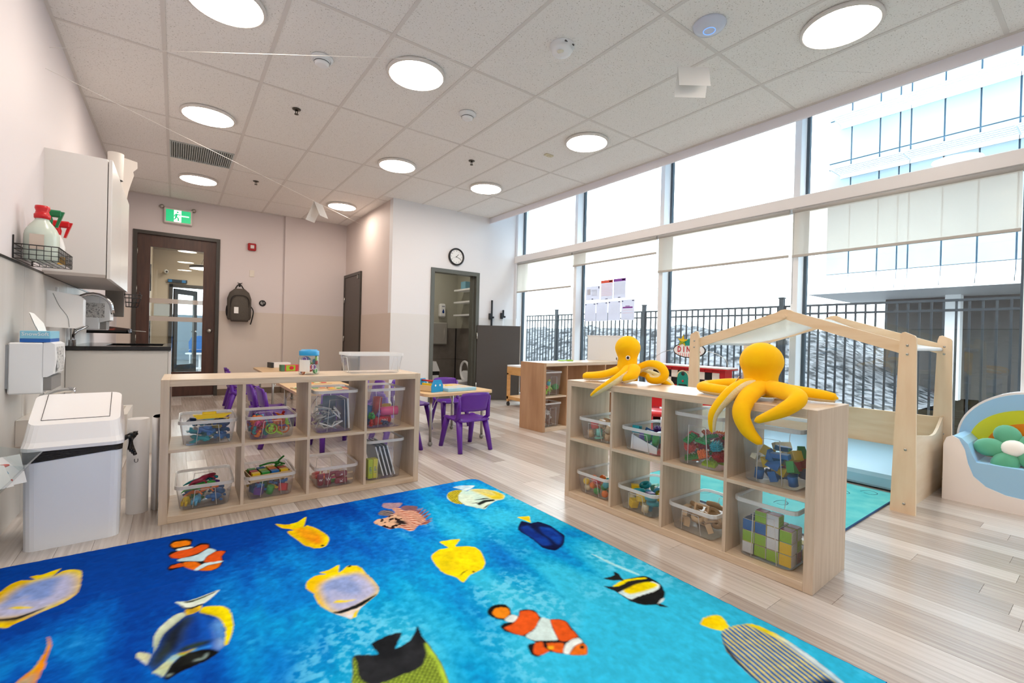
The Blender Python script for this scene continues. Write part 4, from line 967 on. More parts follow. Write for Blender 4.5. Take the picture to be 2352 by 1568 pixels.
def T2(i, up, big, lab, dx=0, dy=0, rz=0): x, z = cell(i, up); r = tub(lab, M2, x+dx, FRY+dy, z, big, rz); bpy.context.view_layer.update(); return r
def T3(i, up, big, lab, dx=0, dy=0, rz=0): x, z = cell(i, up); r = tub(lab, M3, x+dx, FRY+dy, z, big, rz); bpy.context.view_layer.update(); return r
# --- shelf by the bin
t, d = T1(0, 1, 0, 'clear tub of toy vehicles in the shelf beside the bin', dx=.01)
fill(t, d, 'toy vehicles', [('toy_car', 'blue'), ('toy_truck', 'blue'), ('toy_truck', 'red'), ('toy_plane', 'white'), ('toy_plane', 'teal'), ('toy_car', 'white'), ('toy_boat', 'yellow'), ('toy_car', 'navy'), ('toy_truck', 'sky')], 24, step=.08, layers=3, rows=3, zstep=.036)
toyS(t, d, 'toy_boat', 'yellow', t.matrix_world @ T(.02, -.13, .055) @ Matrix.Diagonal((1.5, .9, .8, 1)), 'long yellow toy bus lying across the tub of toy vehicles', 'toy vehicles')
t, d = T1(1, 1, 0, 'clear tub of small figures and magnifiers in the shelf beside the bin', dx=-.02)
fill(t, d, 'small figures', [('counting_bear', 'orange'), ('counting_bear', 'teal'), ('counting_bear', 'red'), ('counting_bear', 'purple'), ('counting_bear', 'lime'), ('toy_animal', 'orange'), ('toy_animal', 'sky'), ('toy_animal', 'pink')], 60, step=.048, layers=3, rows=4, zstep=.03)
toyN(t, d, 'magnifier', 'lime', t.matrix_world @ T(.0, -.13, .02) @ RX(1.1) @ RZ(-.6), 'green round magnifier in the tub of small figures', 'small figures')
toyN(t, d, 'magnifier', 'purple', t.matrix_world @ T(.06, -.11, .035) @ RX(1.0) @ RZ(2.2), 'purple round magnifier in the tub of small figures', 'small figures')
toyN(t, d, 'magnifier', 'orange', t.matrix_world @ T(.09, -.06, .05) @ RX(1.0) @ RZ(1.2), 'orange round magnifier in the tub of small figures', 'small figures')
t, d = T1(2, 1, 1, 'tall clear tub of white magnetic frames and a book', dx=-.0)
fill(t, d, 'white magnetic frames', [('magnetic_triangle', 'white'), ('magnetic_square', 'white'), ('magnetic_square', 'grey'), ('magnetic_triangle', 'white')], 26, step=.075, layers=5, rows=3, tilt=.9, zstep=.026)
for k, (c, lb) in enumerate((('navy', 'dark blue activity book standing in the tall tub of magnetic frames'), ('white', 'thin white board standing in the tall tub of magnetic frames'))):
    stand(t, d, tag(MB().box(-.006, .006, -.10, .10, 0, .2, .001).build('activity_book', pm(c), M=t.matrix_world @ T(.075+.022*k, -.02, .006) @ RY(-.06)), lb, 'book'))
stand(t, d, tag(MB().box(-.055, .03, -.004, .004, 0, .21, .001).build('activity_card', mat('slate_card', 0x43586c, .4, c2=0x8c9cac, nscale=14), M=t.matrix_world @ T(.012, .0, .006) @ RX(-.12)), 'slate coloured card standing in the tall tub of magnetic frames', 'card'))
t, d = T1(3, 1, 1, 'tall clear tub of coloured cans and small animals', dx=-.02)
fill(t, d, 'coloured cans', [('counting_bear', 'purple'), ('counting_bear', 'blue'), ('counting_bear', 'red'), ('counting_bear', 'green'), ('toy_animal', 'navy')], 12, step=.05, layers=1, rows=3)
for c, P_, rt, lb in (('red', (-.02, -.10, .055), (0, PI/2, .35), 'red can lettered red lying in the tub of cans'), ('pink', (.03, -.10, .115), (0, PI/2, .05), 'hot pink can lying on its side in the tub of cans'),                     ('blue', (-.08, .0, .05), (0, .06, 0), 'blue can standing in the tub of cans'), ('yellow', (.07, .01, .08), (0, -.05, 0), 'yellow can standing in the tub of cans'), ('coral', (-.004, .005, .10), (0, .05, 0), 'coral can standing in the tub of cans'), ('purple', (.075, -.05, .055), (0, .5, .2), 'purple can leaning in the tub of cans')):
    Mm = t.matrix_world @ T(*P_) @ RZ(rt[2]) @ RY(rt[1]) @ T(0, 0, -.05) @ Matrix.Diagonal((1.25, 1.25, 1.25, 1))
    o = toyN(t, d, 'play_cup', c, Mm, lb, 'coloured cans')
    if c == 'red': text('can_lettering', 'red', .03, white, o, T(0, -.0256, .055) @ RY(PI/2) @ FY, align='CENTER')
t, d = T1(0, 0, 0, 'clear tub of rubber reptiles and farm animals beside the bin', dx=.0)
fill(t, d, 'rubber animals', [('toy_animal', 'orange'), ('toy_animal', 'yellow'), ('toy_turtle', 'green'), ('toy_turtle', 'lime'), ('toy_animal', 'sky'), ('toy_turtle', 'blue'), ('toy_turtle', 'green')], 22, step=.07, layers=1, rows=4, zmax=.082)
for c, P_, rz_ in (('orange', (-.03, .03, .095), .15), ('purple', (-.03, -.06, .09), .1), ('green', (.02, -.015, .115), .3), ('red', (.05, .07, .12), .45), ('teal', (.0, -.10, .075), .05), ('maroon', (.05, .12, .11), .7)):
    toyS(t, d, 'toy_lizard', c, t.matrix_world @ T(*P_) @ RZ(rz_) @ RY(-.12) @ Matrix.Diagonal((.85, .95, .95, 1)), '%s rubber lizard on top of the tub of rubber animals' % c, 'rubber animals')
t, d = T1(1, 0, 0, 'clear tub with a wooden tray of painted blocks on top', dx=-.02)
fill(t, d, 'painted wooden beads', [('building_block', 'red'), ('building_block', 'blue'), ('cylinder_block', 'green'), ('star_piece', 'blue'), ('building_block', 'purple'), ('cylinder_block', 'red'), ('building_block', 'yellow'), ('star_piece', 'yellow')], 40, step=.055, layers=1, rows=4, zmax=.083)
ty = thing('wooden_tray', 'small wooden tray of painted blocks set in a tub', 'tray', M=t.matrix_world @ T(.0, -.02, .085) @ RZ(.12))
bt = mat('bare_wood', 0xdcc094, .5)
MB().box(-.11, .11, -.08, .08, 0, .006).build('tray_base', bt, ty)
for a in ((-.11, .11, -.086, -.08, 0, .04), (-.11, .11, .08, .086, 0, .04), (-.116, -.11, -.086, .086, 0, .04), (.11, .116, -.086, .086, 0, .04)): MB().box(*a).build('tray_side', bt, ty)
bpy.context.view_layer.update()
for i in range(4):
    for j in range(3):
        c = ('yellow', 'red', 'green', 'lime', 'blue', 'orange')[(i*2+j) % 6]
        toy('building_block', c, ty.matrix_world @ T(-.08+.053*i, -.05+.05*j, .0065), '%s painted block in the small wooden tray' % c, 'blocks in the wooden tray')
tag(MB().tube(spline([(.06, .05, .13), (.08, .06, .16), (.11, .05, .19)], 4), .006, 7).tube(spline([(.07, .05, .15), (.03, .05, .155), (-.03, .06, .14)], 4), .006, 7).tube(spline([(.08, .05, .155), (.1, .07, .14), (.12, .08, .13)], 4), .005, 7).ell((.07, .05, .15), (.016, .012, .012)).build('toy_lizard', pm('green'), M=t.matrix_world @ T(-.01, -.01, .0)), 'dark green spiky toy creature on the wooden tray', 'toy')
t, d = T1(2, 0, 0, 'clear tub of felt ice pops with letters on them', dx=.01)
for k, (c, P_, rz_, txt) in enumerate((('maroon', (-.092, -.135, .05), PI/2, 'w'), ('maroon', (-.046, -.14, .05), PI/2, 'W'), ('maroon', (.06, -.145, .045), .0, 'K'), ('maroon', (.06, -.145, .085), .04, 'k'), ('green', (.0, -.12, .008), .2, ''), ('pink', (.03, -.08, .115), .1, ''), ('pink', (-.07, -.03, .12), -.3, ''), ('orange', (-.05, -.07, .118), .3, ''), ('orange', (.0, -.02, .125), .9, ''), ('red', (.07, .0, .115), .5, ''), ('coral', (.02, -.04, .05), .6, ''), ('brown', (.03, .02, .12), 1.2, ''), ('maroon', (-.02, .05, .06), .4, ''), ('red', (.0, -.135, .07), .7, ''))):
    Mm = t.matrix_world @ T(*P_) @ (RX(PI/2) @ RZ(rz_) if k < 4 else RZ(rz_)) @ Matrix.Diagonal((.9, .9, .9, 1)) @ T(0, 0, -.014)
    o = toyS(t, d, 'ice_pop', c, Mm, '%s felt ice pop %sin the tub of ice pops' % (c, ('lettered %s ' % txt) if txt else ''), 'felt ice pops')
    MB().box(.035, .085, -.007, .007, .011, .016, .002).build('wooden_stick', bt, o)
    if txt: text('letter', txt, .035, white, o, T(0, 0, .0275) @ RZ(-rz_ if k < 2 else PI/2))
t, d = T1(3, 0, 1, 'tall clear tub of board books and yellow card packs', dx=-.02)
for k in range(4):
    bb = tag(MB().box(-.004, .004, -.14, .14, 0, .22, .001).build('board_book', mat('book_grey', 0x8c98a0, .4), M=t.matrix_world @ T(.085-.027*k, .0, .004) @ RY(-.28)), 'thin white-edged board book leaning in the tall tub', 'book', 'leaning board books')
    stand(t, d, bb); MB().box(-.0042, .0042, -.1415, -.1395, .002, .218).build('page_edge', white, bb)
for k, c in enumerate(('lime', 'yellow')):
    o = tag(MB().box(-.016, .016, -.03, .03, 0, .13, .002).build('card_pack', mat('pack_'+c, {'lime': 0xc4d834, 'yellow': 0xe6e04c}[c], .4), M=t.matrix_world @ T(-.093+.034*k, -.125, .005)), '%s card pack standing in the tall tub of board books' % c, 'card pack')
    stand(t, d, o); text('pack_lettering', 'I SPY', .022, pm('blue'), o, T(0, -.0304, .06) @ FY @ RZ(PI/2))
# --- on top of that shelf
t, d = tub('empty clear tub on top of the low oak shelf', M1, 1.165, .17, .77, False, 0.02, True)
jr = thing('jar_of_stampers', 'clear plastic jar with blue lid filled with coloured stampers', 'jar', M=M1 @ T(.755, .16, .77))
MB().lathe([(.001, .001), (.058, .001), (.063, .01), (.063, .105), (.057, .118), (.055, .125)], 28).build('jar_wall', clear('jar_plastic', 0xf6fafa, 0xf2f6f6, .08, .05), jr)
MB().lathe([(.06, .122), (.061, .15), (.055, .153), (.05, .153), (.048, .160), (.001, .160)], 28).build('lid', mat('lid_blue', 0x1f9ad6, .35), jr)
MB().prism([(.064*math.cos(a), .064*math.sin(a)) for a in [math.radians(200+8*i) for i in range(9)]]+[(.0648*math.cos(a), .0648*math.sin(a)) for a in [math.radians(264-8*i) for i in range(9)]], .02, .095).build('paper_label', paper, jr)
bpy.context.view_layer.update()
cs = ['orange', 'green', 'red', 'blue', 'purple', 'lime', 'sky', 'coral', 'teal']
for k in range(16):
    a = math.radians(205+360*((k*5) % 16)/16); z = .018+.025*(k//4)+.006*(k % 3)
    c = cs[k % 9]
    o = toy('stamper', c, jr.matrix_world @ T(.043*math.cos(a), .043*math.sin(a), z) @ RZ(a) @ RY(PI/2) @ T(0, 0, -.004), '%s round stamper inside the blue-lidded jar' % c, 'stampers in the jar')
    MB().tube([(.0145*math.cos(q), .0145*math.sin(q), .0125) for q in [2*PI*i/14 for i in range(14)]], .002, 5, closed=True).build('stamp_ring', white, o)
# --- shelf with octopuses
t, d = T2(0, 1, 0, 'clear tub of wooden fruit and leaf pieces under the smaller octopus', dx=-.0)
fill(t, d, 'wooden fruit pieces', [('toy_fruit', 'cream'), ('leaf_piece', 'mint'), ('building_block', 'coral'), ('wood_ring', 'wood'), ('cylinder_block', 'mint'), ('toy_fruit', 'maroon'), ('leaf_piece', 'green'), ('cylinder_block', 'wood')], 34, step=.056, layers=2, rows=4, zstep=.04)
t, d = T2(1, 1, 0, 'clear tub of mixed blocks with a white board inside', dx=.0)
fill(t, d, 'mixed blocks and board', [('building_block', 'teal'), ('building_block', 'maroon'), ('bristle_block', 'purple'), ('building_block', 'blue'), ('cylinder_block', 'green'), ('building_block', 'navy')], 34, step=.056, layers=2, rows=4, zstep=.045)
stand(t, d, tag(MB().prism([(-.09, 0), (.09, 0), (.09, .035), (-.085, .085)], -.004, 0, MXZ).build('white_board', white, M=t.matrix_world @ T(.01, -.155, .012)), 'white slanted board in the tub of mixed blocks', 'board'))
t, d = T2(2, 1, 1, 'tall clear tub of bright bristle blocks beside the hanging tentacle', dx=.0)
fill(t, d, 'bristle blocks', [('bristle_block', c) for c in ('coral', 'red', 'orange', 'lime', 'pink', 'maroon', 'teal')]+[('bristle_plate', c) for c in ('lime', 'orange', 'teal', 'green', 'maroon')], 84, step=.052, layers=5, rows=5, tilt=.7, zstep=.038)
t, d = T2(3, 1, 1, 'tall clear tub of painted wooden blocks under the larger octopus', dx=.0)
fill(t, d, 'painted wooden blocks', [('building_block', 'yellow'), ('wedge_block', 'green'), ('wooden_plank', 'blue'), ('building_block', 'red'), ('wedge_block', 'yellow'), ('cylinder_block', 'blue'), ('arch_block', 'cream'), ('wooden_plank', 'cream'), ('cylinder_block', 'red'), ('wedge_block', 'blue')], 44, step=.06, layers=4, rows=4, tilt=.5, zstep=.036)
t, d = T2(0, 0, 0, 'clear tub of wooden balls and play food', dx=-.01)
fill(t, d, 'wooden balls and play food', [('wooden_ball', 'green'), ('wooden_ball', 'yellow'), ('wooden_ball', 'orange'), ('toy_fruit', 'red'), ('toy_fruit', 'orange'), ('wooden_ball', 'teal'), ('toy_fruit', 'cream')], 34, step=.056, layers=2, rows=4, zstep=.04)
t, d = T2(1, 0, 0, 'clear tub of pastel baby toys', dx=-.02)
fill(t, d, 'pastel baby toys', [('building_block', 'lilac'), ('building_block', 'mint'), ('wood_ring', 'teal'), ('building_block', 'yellow'), ('wood_half_ring', 'sky'), ('cylinder_block', 'cream'), ('building_block', 'red'), ('star_piece', 'orange')], 26, step=.06, layers=2, rows=4, zstep=.045)
t, d = T2(2, 0, 0, 'clear tub of bare wooden frame blocks', dx=-.02, rz=-.03)
fill(t, d, 'wooden frame blocks', [('hollow_wood_block', 'wood'), ('hollow_wood_wedge', 'wood'), ('wood_half_ring', 'wood'), ('wood_ring', 'wood')], 20, step=.078, layers=3, rows=4, tilt=.5, zstep=.048)
t, d = T2(3, 0, 1, 'tall clear tub of square bristle cubes with coloured faces', dx=-.01, dy=-.01)
# multi-colour cubes, stacked in rows against the front wall
cm = MB()
def cubemesh(cols):
    b = MB(); h = .0255
    b.box(-h, h, -h, h, 0, 2*h, .002, mi=0)
    for q in range(7):
        for r_ in range(7):
            a = -.021+.007*q; c = .0045+.007*r_
            b.cbox((a, -h-.0008, c), (.004, .002, .004), mi=1); b.cbox((h+.0008, a, c), (.002, .004, .004), mi=2)
    b.box(-h+.003, h-.003, -h+.003, h-.003, 2*h, 2*h+.0015, mi=3)
    b.box(-h+.001, h-.001, -h-.0006, -h, .001, 2*h-.001, mi=1); b.box(h, h+.0006, -h+.001, h-.001, .001, 2*h-.001, mi=2)
    me = b.mesh('bristle_cube')
    for c in ('cream', *cols): me.materials.append(pm(c))
    return me
CB = [cubemesh(c) for c in (('lime', 'white', 'maroon'), ('white', 'navy', 'yellow'), ('yellow', 'white', 'teal'), ('blue', 'yellow', 'navy'), ('navy', 'maroon', 'blue'), ('white', 'lime', 'maroon'))]
CN = ['lime-faced', 'white-faced', 'yellow-faced', 'blue-faced', 'navy-faced', 'white-fronted']
for r_ in range(2):
    for i in range(4):
        for k in range(4 if r_ == 0 else 3):
            if r_ == 0 and i == 0 and k == 3: continue
            idx = [[1, 0, 3], [0, 0, 3, 0], [0, 5, 1, 5], [2, 2, 0]][i][k] if r_ == 0 and k < [3, 4, 4, 3][i] else (i+k+r_) % 6
            if r_ == 0 and k >= [3, 4, 4, 3][i]: continue
            g = 1+.06*k
            o = link('bristle_cube', CB[idx], None, None, M=t.matrix_world @ T(-.0815+.0545*i, (-.122+.062*r_), .0095+.0535*k) @ RZ(R.uniform(-.02, .02)))
            tag(o, '%s square bristle cube in the tall tub of cubes' % CN[idx], 'cube', 'bristle cubes')
for k in range(8):
    o = link('bristle_cube', CB[k % 6], None, None, M=t.matrix_world @ T(-.0815+.0545*(k % 4), .002+.062*(k//4), .0095) @ RZ(R.uniform(-.03, .03)))
    tag(o, '%s square bristle cube in the tall tub of cubes' % CN[k % 6], 'cube', 'bristle cubes')
# --- shelf under the window
t, d = T3(0, 1, 1, 'tall clear tub of plastic figures in the shelf under the window')
fill(t, d, 'plastic figures', [('building_block', 'purple'), ('toy_animal', 'coral'), ('cylinder_block', 'teal'), ('wooden_ball', 'lime'), ('play_cup', 'sky'), ('building_block', 'coral'), ('toy_turtle', 'cream')], 26, step=.066, layers=3, rows=3, zstep=.05)
toyN(t, d, 'toy_dinosaur', 'lime', t.matrix_world @ T(.02, -.10, .12) @ RY(-.7) @ Matrix.Diagonal((1.15, 1.15, 1.15, 1)), 'lime green crocodile toy in the tub of plastic figures', 'plastic figures')
toyN(t, d, 'play_cup', 'green', t.matrix_world @ T(.07, -.13, .05) @ RX(1.3) @ Matrix.Diagonal((1.3, 1.3, .6, 1)), 'green play cup in the tub of plastic figures', 'plastic figures')
t, d = T3(0, 0, 1, 'tall clear tub of soft toys in the shelf under the window')
for k, (c, P_) in enumerate((('brown', (.02, -.08, .005)), ('white', (.07, -.02, .005)), ('cream', (-.03, .04, .005)), ('brown', (.06, -.06, .10)))):
    toyS(t, d, 'plush_toy', c, t.matrix_world @ T(P_[0]*.9, P_[1], P_[2]) @ RZ(.4*k) @ Matrix.Diagonal((.72, .72, .72, 1)), '%s soft animal in the tub of soft toys%s' % (c, ' on top' if k == 3 else ''), 'soft toys')
stand(t, d, tag(MB().box(-.01, .01, -.06, .06, 0, .23, .002).build('picture_book', mat('book_print', 0xf0ece0, .4, c2=0xd87838, nscale=18, thr=(.55, .6)), M=t.matrix_world @ T(-.098, -.09, .004)), 'white picture book with coloured spots in the tub of soft toys', 'book'))
for job in LATER: job()
gp = tag(MB().ell((0, 0, .012), (.075, .04, .010), 20, 8).tube([(.06, -.01, .012), (.15, -.03, .012)], .010, 8).build('toy_paddle', pm('lime'), loc=(3.72, 4.05, .772)), 'lime green toy paddle lying on the shelf under the window', 'toy')
MB().ell((0, 0, .021), (.05, .026, .004), 18, 6).build('blue_pad', pm('sky'), gp)
FISH=[
(0xf2d800,0xe0b800,0,0,[-541,2549,-524,2574,-510,2622,-482,2647,-436,2621,-459,2668,-422,2665,-374,2691,-387,2620,-360,2659,-327,2651,-299,2612,-287,2491,-287,2401,-316,2350,-365,2316,-396,2300,-417,2279,-434,2261,-444,2256,-489,2308]),
(0xb4b8dc,0x7f9ad8,0,5,[-521,2455,-501,2464,-491,2527,-467,2586,-426,2612,-368,2621,-337,2622,-309,2561,-294,2444,-306,2390,-355,2348,-399,2318,-499,2355]),
(0x1a1c1e,0x1a1c1e,0,1,[-498,2353,-474,2338,-429,2322,-355,2351,-398,2315,-432,2302,-494,2331]),
(0xf2d800,0xf2d800,0,1,[-470,2415,-441,2406,-396,2364,-436,2381]),
(0xc3d2b4,0xd0dcc0,0,0,[-38,1813,-38,1860,-40,1899,-38,1936,-26,1972,-5,2005,16,2031,37,2035,49,2018,44,1994,-17,1902,-32,1827]),
(0xdfe6d8,0xd8dcb0,0,0,[-81,1850,-75,1857,-61,1845,-41,1814,-50,1771,-65,1801,-79,1831]),
(0xe8c21c,0xc09a20,0,0,[48,2051,96,2052,93,2021,77,2003,67,1983,49,2008]),
(0x0f52b4,0x0a3c96,0,0,[64,2003,87,2006,117,1962,143,1922,155,1870,155,1820,148,1747,130,1722,104,1695,63,1683,17,1674,0,1665,-10,1677,-37,1726,-50,1771,-41,1815,-28,1853,-14,1920,16,1965,49,2004]),
(0xa9cdf0,0x6aa8e4,0,4,[143,1913,155,1870,155,1820,148,1747,130,1722,129,1752,137,1817,126,1890]),
(0x2c3838,0x1c2430,0,4,[64,2003,65,1966,42,1901,37,1846,16,1804,-6,1770,-34,1724,-50,1771,-41,1815,-28,1853,-14,1920,16,1965,49,2004]),
(0xf2e000,0xf0d800,0,0,[93,2021,107,2033,139,2015,164,1992,177,1959,182,1900,179,1837,166,1776,155,1746,146,1744,154,1805,156,1853,146,1911,126,1952,90,1999]),
(0x1a1c1e,0x1a1c1e,0,2,[83,2009,101,1989,126,1954,142,1923,120,1947,94,1985]),
(0xdde8dc,0xcfe0cc,0,0,[17,2128,55,2110,105,2120,157,2135,134,2092,102,2058,65,2051,46,2060,31,2096]),
(0x2a2e20,0x40442c,0,0,[41,2112,74,2105,115,2118,157,2135,125,2112,84,2096,54,2095]),
(0x1a1c1e,0x1a1c1e,0,0,[30,2100,46,2066,65,2056,102,2060,100,2051,65,2043,44,2057]),
(0xb9c8a4,0xc8d0a0,0,0,[-37,1726,-10,1753,9,1778,21,1779,31,1766,13,1740,-9,1684,-26,1709]),
(0x78bcd4,0x60b4e0,0,3,[1,1766,13,1778,26,1776,23,1758,9,1744]),
(0x0e0f10,0x1c1e1c,0,0,[-9,1684,7,1731,32,1761,57,1769,90,1761,113,1745,130,1719,118,1706,95,1694,47,1684,17,1674,0,1665,-10,1676]),
(0xa8c020,0xc8a828,0,1,[20,1784,49,1778,67,1784,74,1772,49,1768,32,1763]),
(0x3490e8,0x2c88e0,0,1,[65,1774,91,1777,114,1764,107,1760,82,1766,59,1766]),
(0x23302c,0x2c3c28,0,2,[20,1798,41,1809,83,1810,119,1797,96,1782,57,1783,33,1782]),
(0x9ab0ac,0x7c9088,0,1,[61,1716,74,1719,85,1715,96,1735,101,1732,95,1711,86,1707,73,1711]),
(0xb0c0bc,0x9cb0a8,0,1,[-5,1685,4,1688,12,1682,2,1679]),
(0x18140f,0x1a1c1e,0,0,[-7,2707,6,2754,50,2755,85,2722,77,2650,82,2619,112,2656,147,2633,150,2584,173,2523,209,2499,188,2444,186,2379,164,2331,137,2327,92,2362,46,2425,0,2418,-10,2448,0,2480,34,2481,23,2528,-1,2553,-9,2601,4,2626,26,2621,4,2662]),
(0xf0820f,0xf0820f,0,0,[1,2710,15,2735,56,2728,76,2703,72,2663,32,2662,10,2671]),
(0xdfeceb,0xdfeceb,0,0,[21,2642,71,2641,82,2619,32,2613]),
(0xe0571a,0xe0571a,0,0,[-1,2587,26,2612,82,2610,117,2633,143,2616,141,2580,97,2539,37,2525,5,2553]),
(0xbfe0ea,0xbfe0ea,0,0,[26,2519,97,2525,144,2570,170,2525,134,2488,116,2442,68,2474,31,2496]),
(0xe0571a,0xe0571a,0,0,[121,2431,134,2480,170,2517,203,2494,185,2446,185,2404,152,2402]),
(0xe0571a,0xe0571a,0,0,[0,2441,5,2469,36,2471,57,2434,46,2433]),
(0xe8700f,0xe8700f,0,0,[47,2472,89,2452,109,2399,82,2371,51,2422]),
(0xc9e4ea,0xc9e4ea,0,0,[82,2371,120,2415,185,2399,181,2383,130,2385,97,2358]),
(0xe2700f,0xe2700f,0,0,[99,2359,135,2382,178,2381,165,2339,137,2329]),
(0xf4e000,0xf0c800,0,0,[448,2710,498,2667,551,2676,603,2725,587,2664,563,2586,583,2600,615,2526,636,2431,634,2365,615,2322,595,2295,569,2292,521,2353,505,2431,483,2532,483,2577,510,2569,498,2597,465,2635]),
(0xec8a10,0xf0a010,0,4,[519,2584,550,2585,583,2537,608,2440,606,2365,589,2321,563,2347,532,2423,519,2498]),
(0x231a12,0x231a12,0,0,[581,2316,590,2325,600,2314,592,2305]),
(0xf2d800,0xf0c400,0,0,[441,1966,449,1998,470,2023,500,2037,534,2024,512,2056,553,2057,601,2076,581,2010,603,2024,630,2046,661,2029,673,1999,675,1933,682,1874,682,1810,670,1774,650,1752,611,1727,578,1706,553,1676,543,1657,533,1661,526,1654,505,1698,480,1735,457,1799,453,1845,452,1880,457,1895,443,1940]),
(0xb4b8dc,0x8ca0d4,0,4,[486,1929,500,1957,545,1980,589,1977,624,1967,645,1967,665,1919,672,1855,676,1801,661,1768,623,1747,568,1723,503,1720,481,1756,477,1818,477,1881]),
(0xdcdce8,0xe8d8c8,0,0,[491,1720,564,1710,598,1719,557,1688,529,1656,517,1674]),
(0xf2d800,0xf2d800,0,0,[544,1681,562,1696,543,1657,533,1661]),
(0x1a1c1e,0x1a1c1e,0,0,[480,1734,508,1728,566,1733,610,1747,658,1760,618,1731,563,1708,503,1710]),
(0xf2d800,0xf2d800,0,1,[501,1796,519,1804,546,1782,581,1767,543,1770,518,1782]),
(0x1a1c1e,0x1a1c1e,0,0,[626,2041,643,2048,643,2035,630,2031]),
(0x8a6a78,0xc8a8b0,2,(60, 22),[1014,2661,1037,2695,1089,2669,1133,2640,1090,2586,1040,2579,1011,2624]),
(0x4a4648,0x9a8a88,2,(20, 20),[955,2563,985,2588,1020,2572,1034,2531,1008,2486,973,2503,949,2536]),
(0x6a4650,0x9a7078,2,(80, 20),[1093,2571,1127,2589,1168,2562,1184,2532,1141,2462,1101,2488]),
(0xb08060,0x8a4438,0,0,[1209,2503,1119,2433,1117,2404]),
(0xb08060,0x8a4438,0,0,[1213,2473,1127,2410,1124,2382]),
(0xb08060,0x8a4438,0,0,[1215,2440,1133,2387,1131,2359]),
(0xb08060,0x8a4438,0,0,[1206,2395,1131,2356,1128,2329]),
(0xb08060,0x8a4438,0,0,[1187,2336,1123,2316,1120,2290]),
(0xb08060,0x8a4438,0,0,[1168,2300,1110,2293,1108,2266]),
(0xb08060,0x8a4438,0,0,[1142,2297,1088,2295,1086,2269]),
(0xb08060,0x8a4438,0,0,[1192,2507,1104,2437,1102,2408]),
(0xa84a2c,0xecc8b0,2,(35, 26),[1047,2587,1086,2575,1096,2517,1143,2486,1146,2397,1138,2319,1096,2290,1061,2268,1030,2235,1007,2235,989,2284,968,2318,931,2321,913,2354,911,2388,889,2424,891,2451,918,2473,969,2470,988,2487,1037,2517]),
(0xdcb090,0x2c1c1c,3,22,[891,2451,918,2473,969,2470,988,2487,1035,2481,1035,2374,994,2334,948,2316,913,2354,889,2424]),
(0x241c20,0x241c20,0,2,[987,2394,1026,2392,1037,2350,1023,2326,986,2361]),
(0xd8ecf0,0xb8d8e8,0,0,[1535,2733,1603,2733,1680,2685,1611,2635,1573,2625,1568,2653]),
(0xc4e4d8,0xd8ecd8,0,0,[1421,2603,1463,2654,1521,2674,1564,2647,1577,2615,1630,2631,1694,2591,1734,2524,1746,2451,1736,2403,1693,2361,1639,2360,1569,2333,1502,2281,1477,2330,1438,2396,1439,2423,1403,2453,1397,2514,1400,2556]),
(0xe8d82c,0x2c2c14,2,(100, 24),[1421,2603,1463,2654,1521,2674,1557,2644,1497,2585,1447,2497,1436,2425,1403,2453,1397,2514]),
(0xe0c828,0xd8d080,0,3,[1607,2629,1638,2626,1694,2591,1734,2524,1746,2451,1736,2403,1693,2361,1634,2392,1632,2453,1617,2557]),
(0x1c2420,0x1c2420,0,1,[1511,2384,1579,2412,1638,2390,1631,2364,1574,2372,1512,2355]),
(0x1c2420,0x1c2420,0,1,[1497,2291,1548,2332,1600,2341,1543,2309]),
(0x1c2420,0x1c2420,0,1,[1528,2445,1598,2442,1633,2415,1582,2425]),
(0x1c2420,0x1c2420,0,1,[1482,2403,1530,2400,1514,2390]),
(0xf6e400,0xf4d800,0,0,[975,1922,1001,1946,1038,1964,1082,1957,1075,2034,1109,2035,1176,2008,1118,1951,1162,1926,1194,1887,1194,1843,1171,1776,1151,1733,1116,1696,1077,1686,1037,1678,1007,1657,986,1644,980,1662,979,1696,953,1755,953,1820,964,1889]),
(0xd8c40c,0xe4d000,0,5,[1003,1911,1054,1911,1044,1844,998,1761,972,1778,978,1849]),
(0x141410,0x141410,0,0,[1059,1698,1069,1700,1071,1690,1061,1686]),
(0x3c3810,0x3c3810,0,0,[997,1698,1025,1717,1052,1721,1025,1710]),
(0x07103c,0x0a1848,0,0,[1530,1980,1581,2020,1604,1968,1652,1961,1674,1886,1663,1801,1652,1743,1590,1681,1541,1655,1497,1649,1467,1703,1483,1792,1488,1872,1492,1936]),
(0x0c3c9c,0x0a2c84,0,2,[1523,1950,1572,1953,1552,1852,1551,1767,1525,1703,1483,1722,1493,1805,1496,1889]),
(0x0e44a8,0x0a3490,0,2,[1614,1902,1655,1852,1627,1738,1557,1683,1570,1755,1578,1835]),
(0xf4e018,0xf0d010,0,0,[1592,2076,1659,2051,1633,2011,1608,1973,1602,2019]),
(0xa0e0f0,0xa0e0f0,0,0,[1628,1517,1641,1394,1660,1277,1646,1270,1623,1391,1619,1511]),
(0x1a1c1e,0x242424,0,0,[1502,1333,1556,1326,1582,1349,1585,1323,1566,1281,1608,1268,1665,1249,1676,1207,1664,1159,1625,1114,1583,1092,1547,1084,1551,1047,1531,1063,1526,1082,1482,1109,1462,1149,1462,1198,1464,1240,1455,1290,1492,1265,1556,1278,1521,1301]),
(0xd8ecec,0xc8e8f0,0,0,[1468,1223,1503,1222,1574,1180,1655,1202,1660,1165,1618,1145,1543,1155,1491,1162,1470,1165]),
(0xf0e000,0xe8d000,0,1,[1496,1222,1570,1226,1637,1208,1655,1187,1644,1163,1564,1172,1499,1189]),
(0xf0e000,0xf0e000,0,0,[1486,1270,1567,1276,1654,1241,1653,1228,1582,1257,1506,1256]),
(0xd8e4e4,0xd8e4e4,0,0,[1535,1084,1576,1096,1595,1095,1562,1081]),
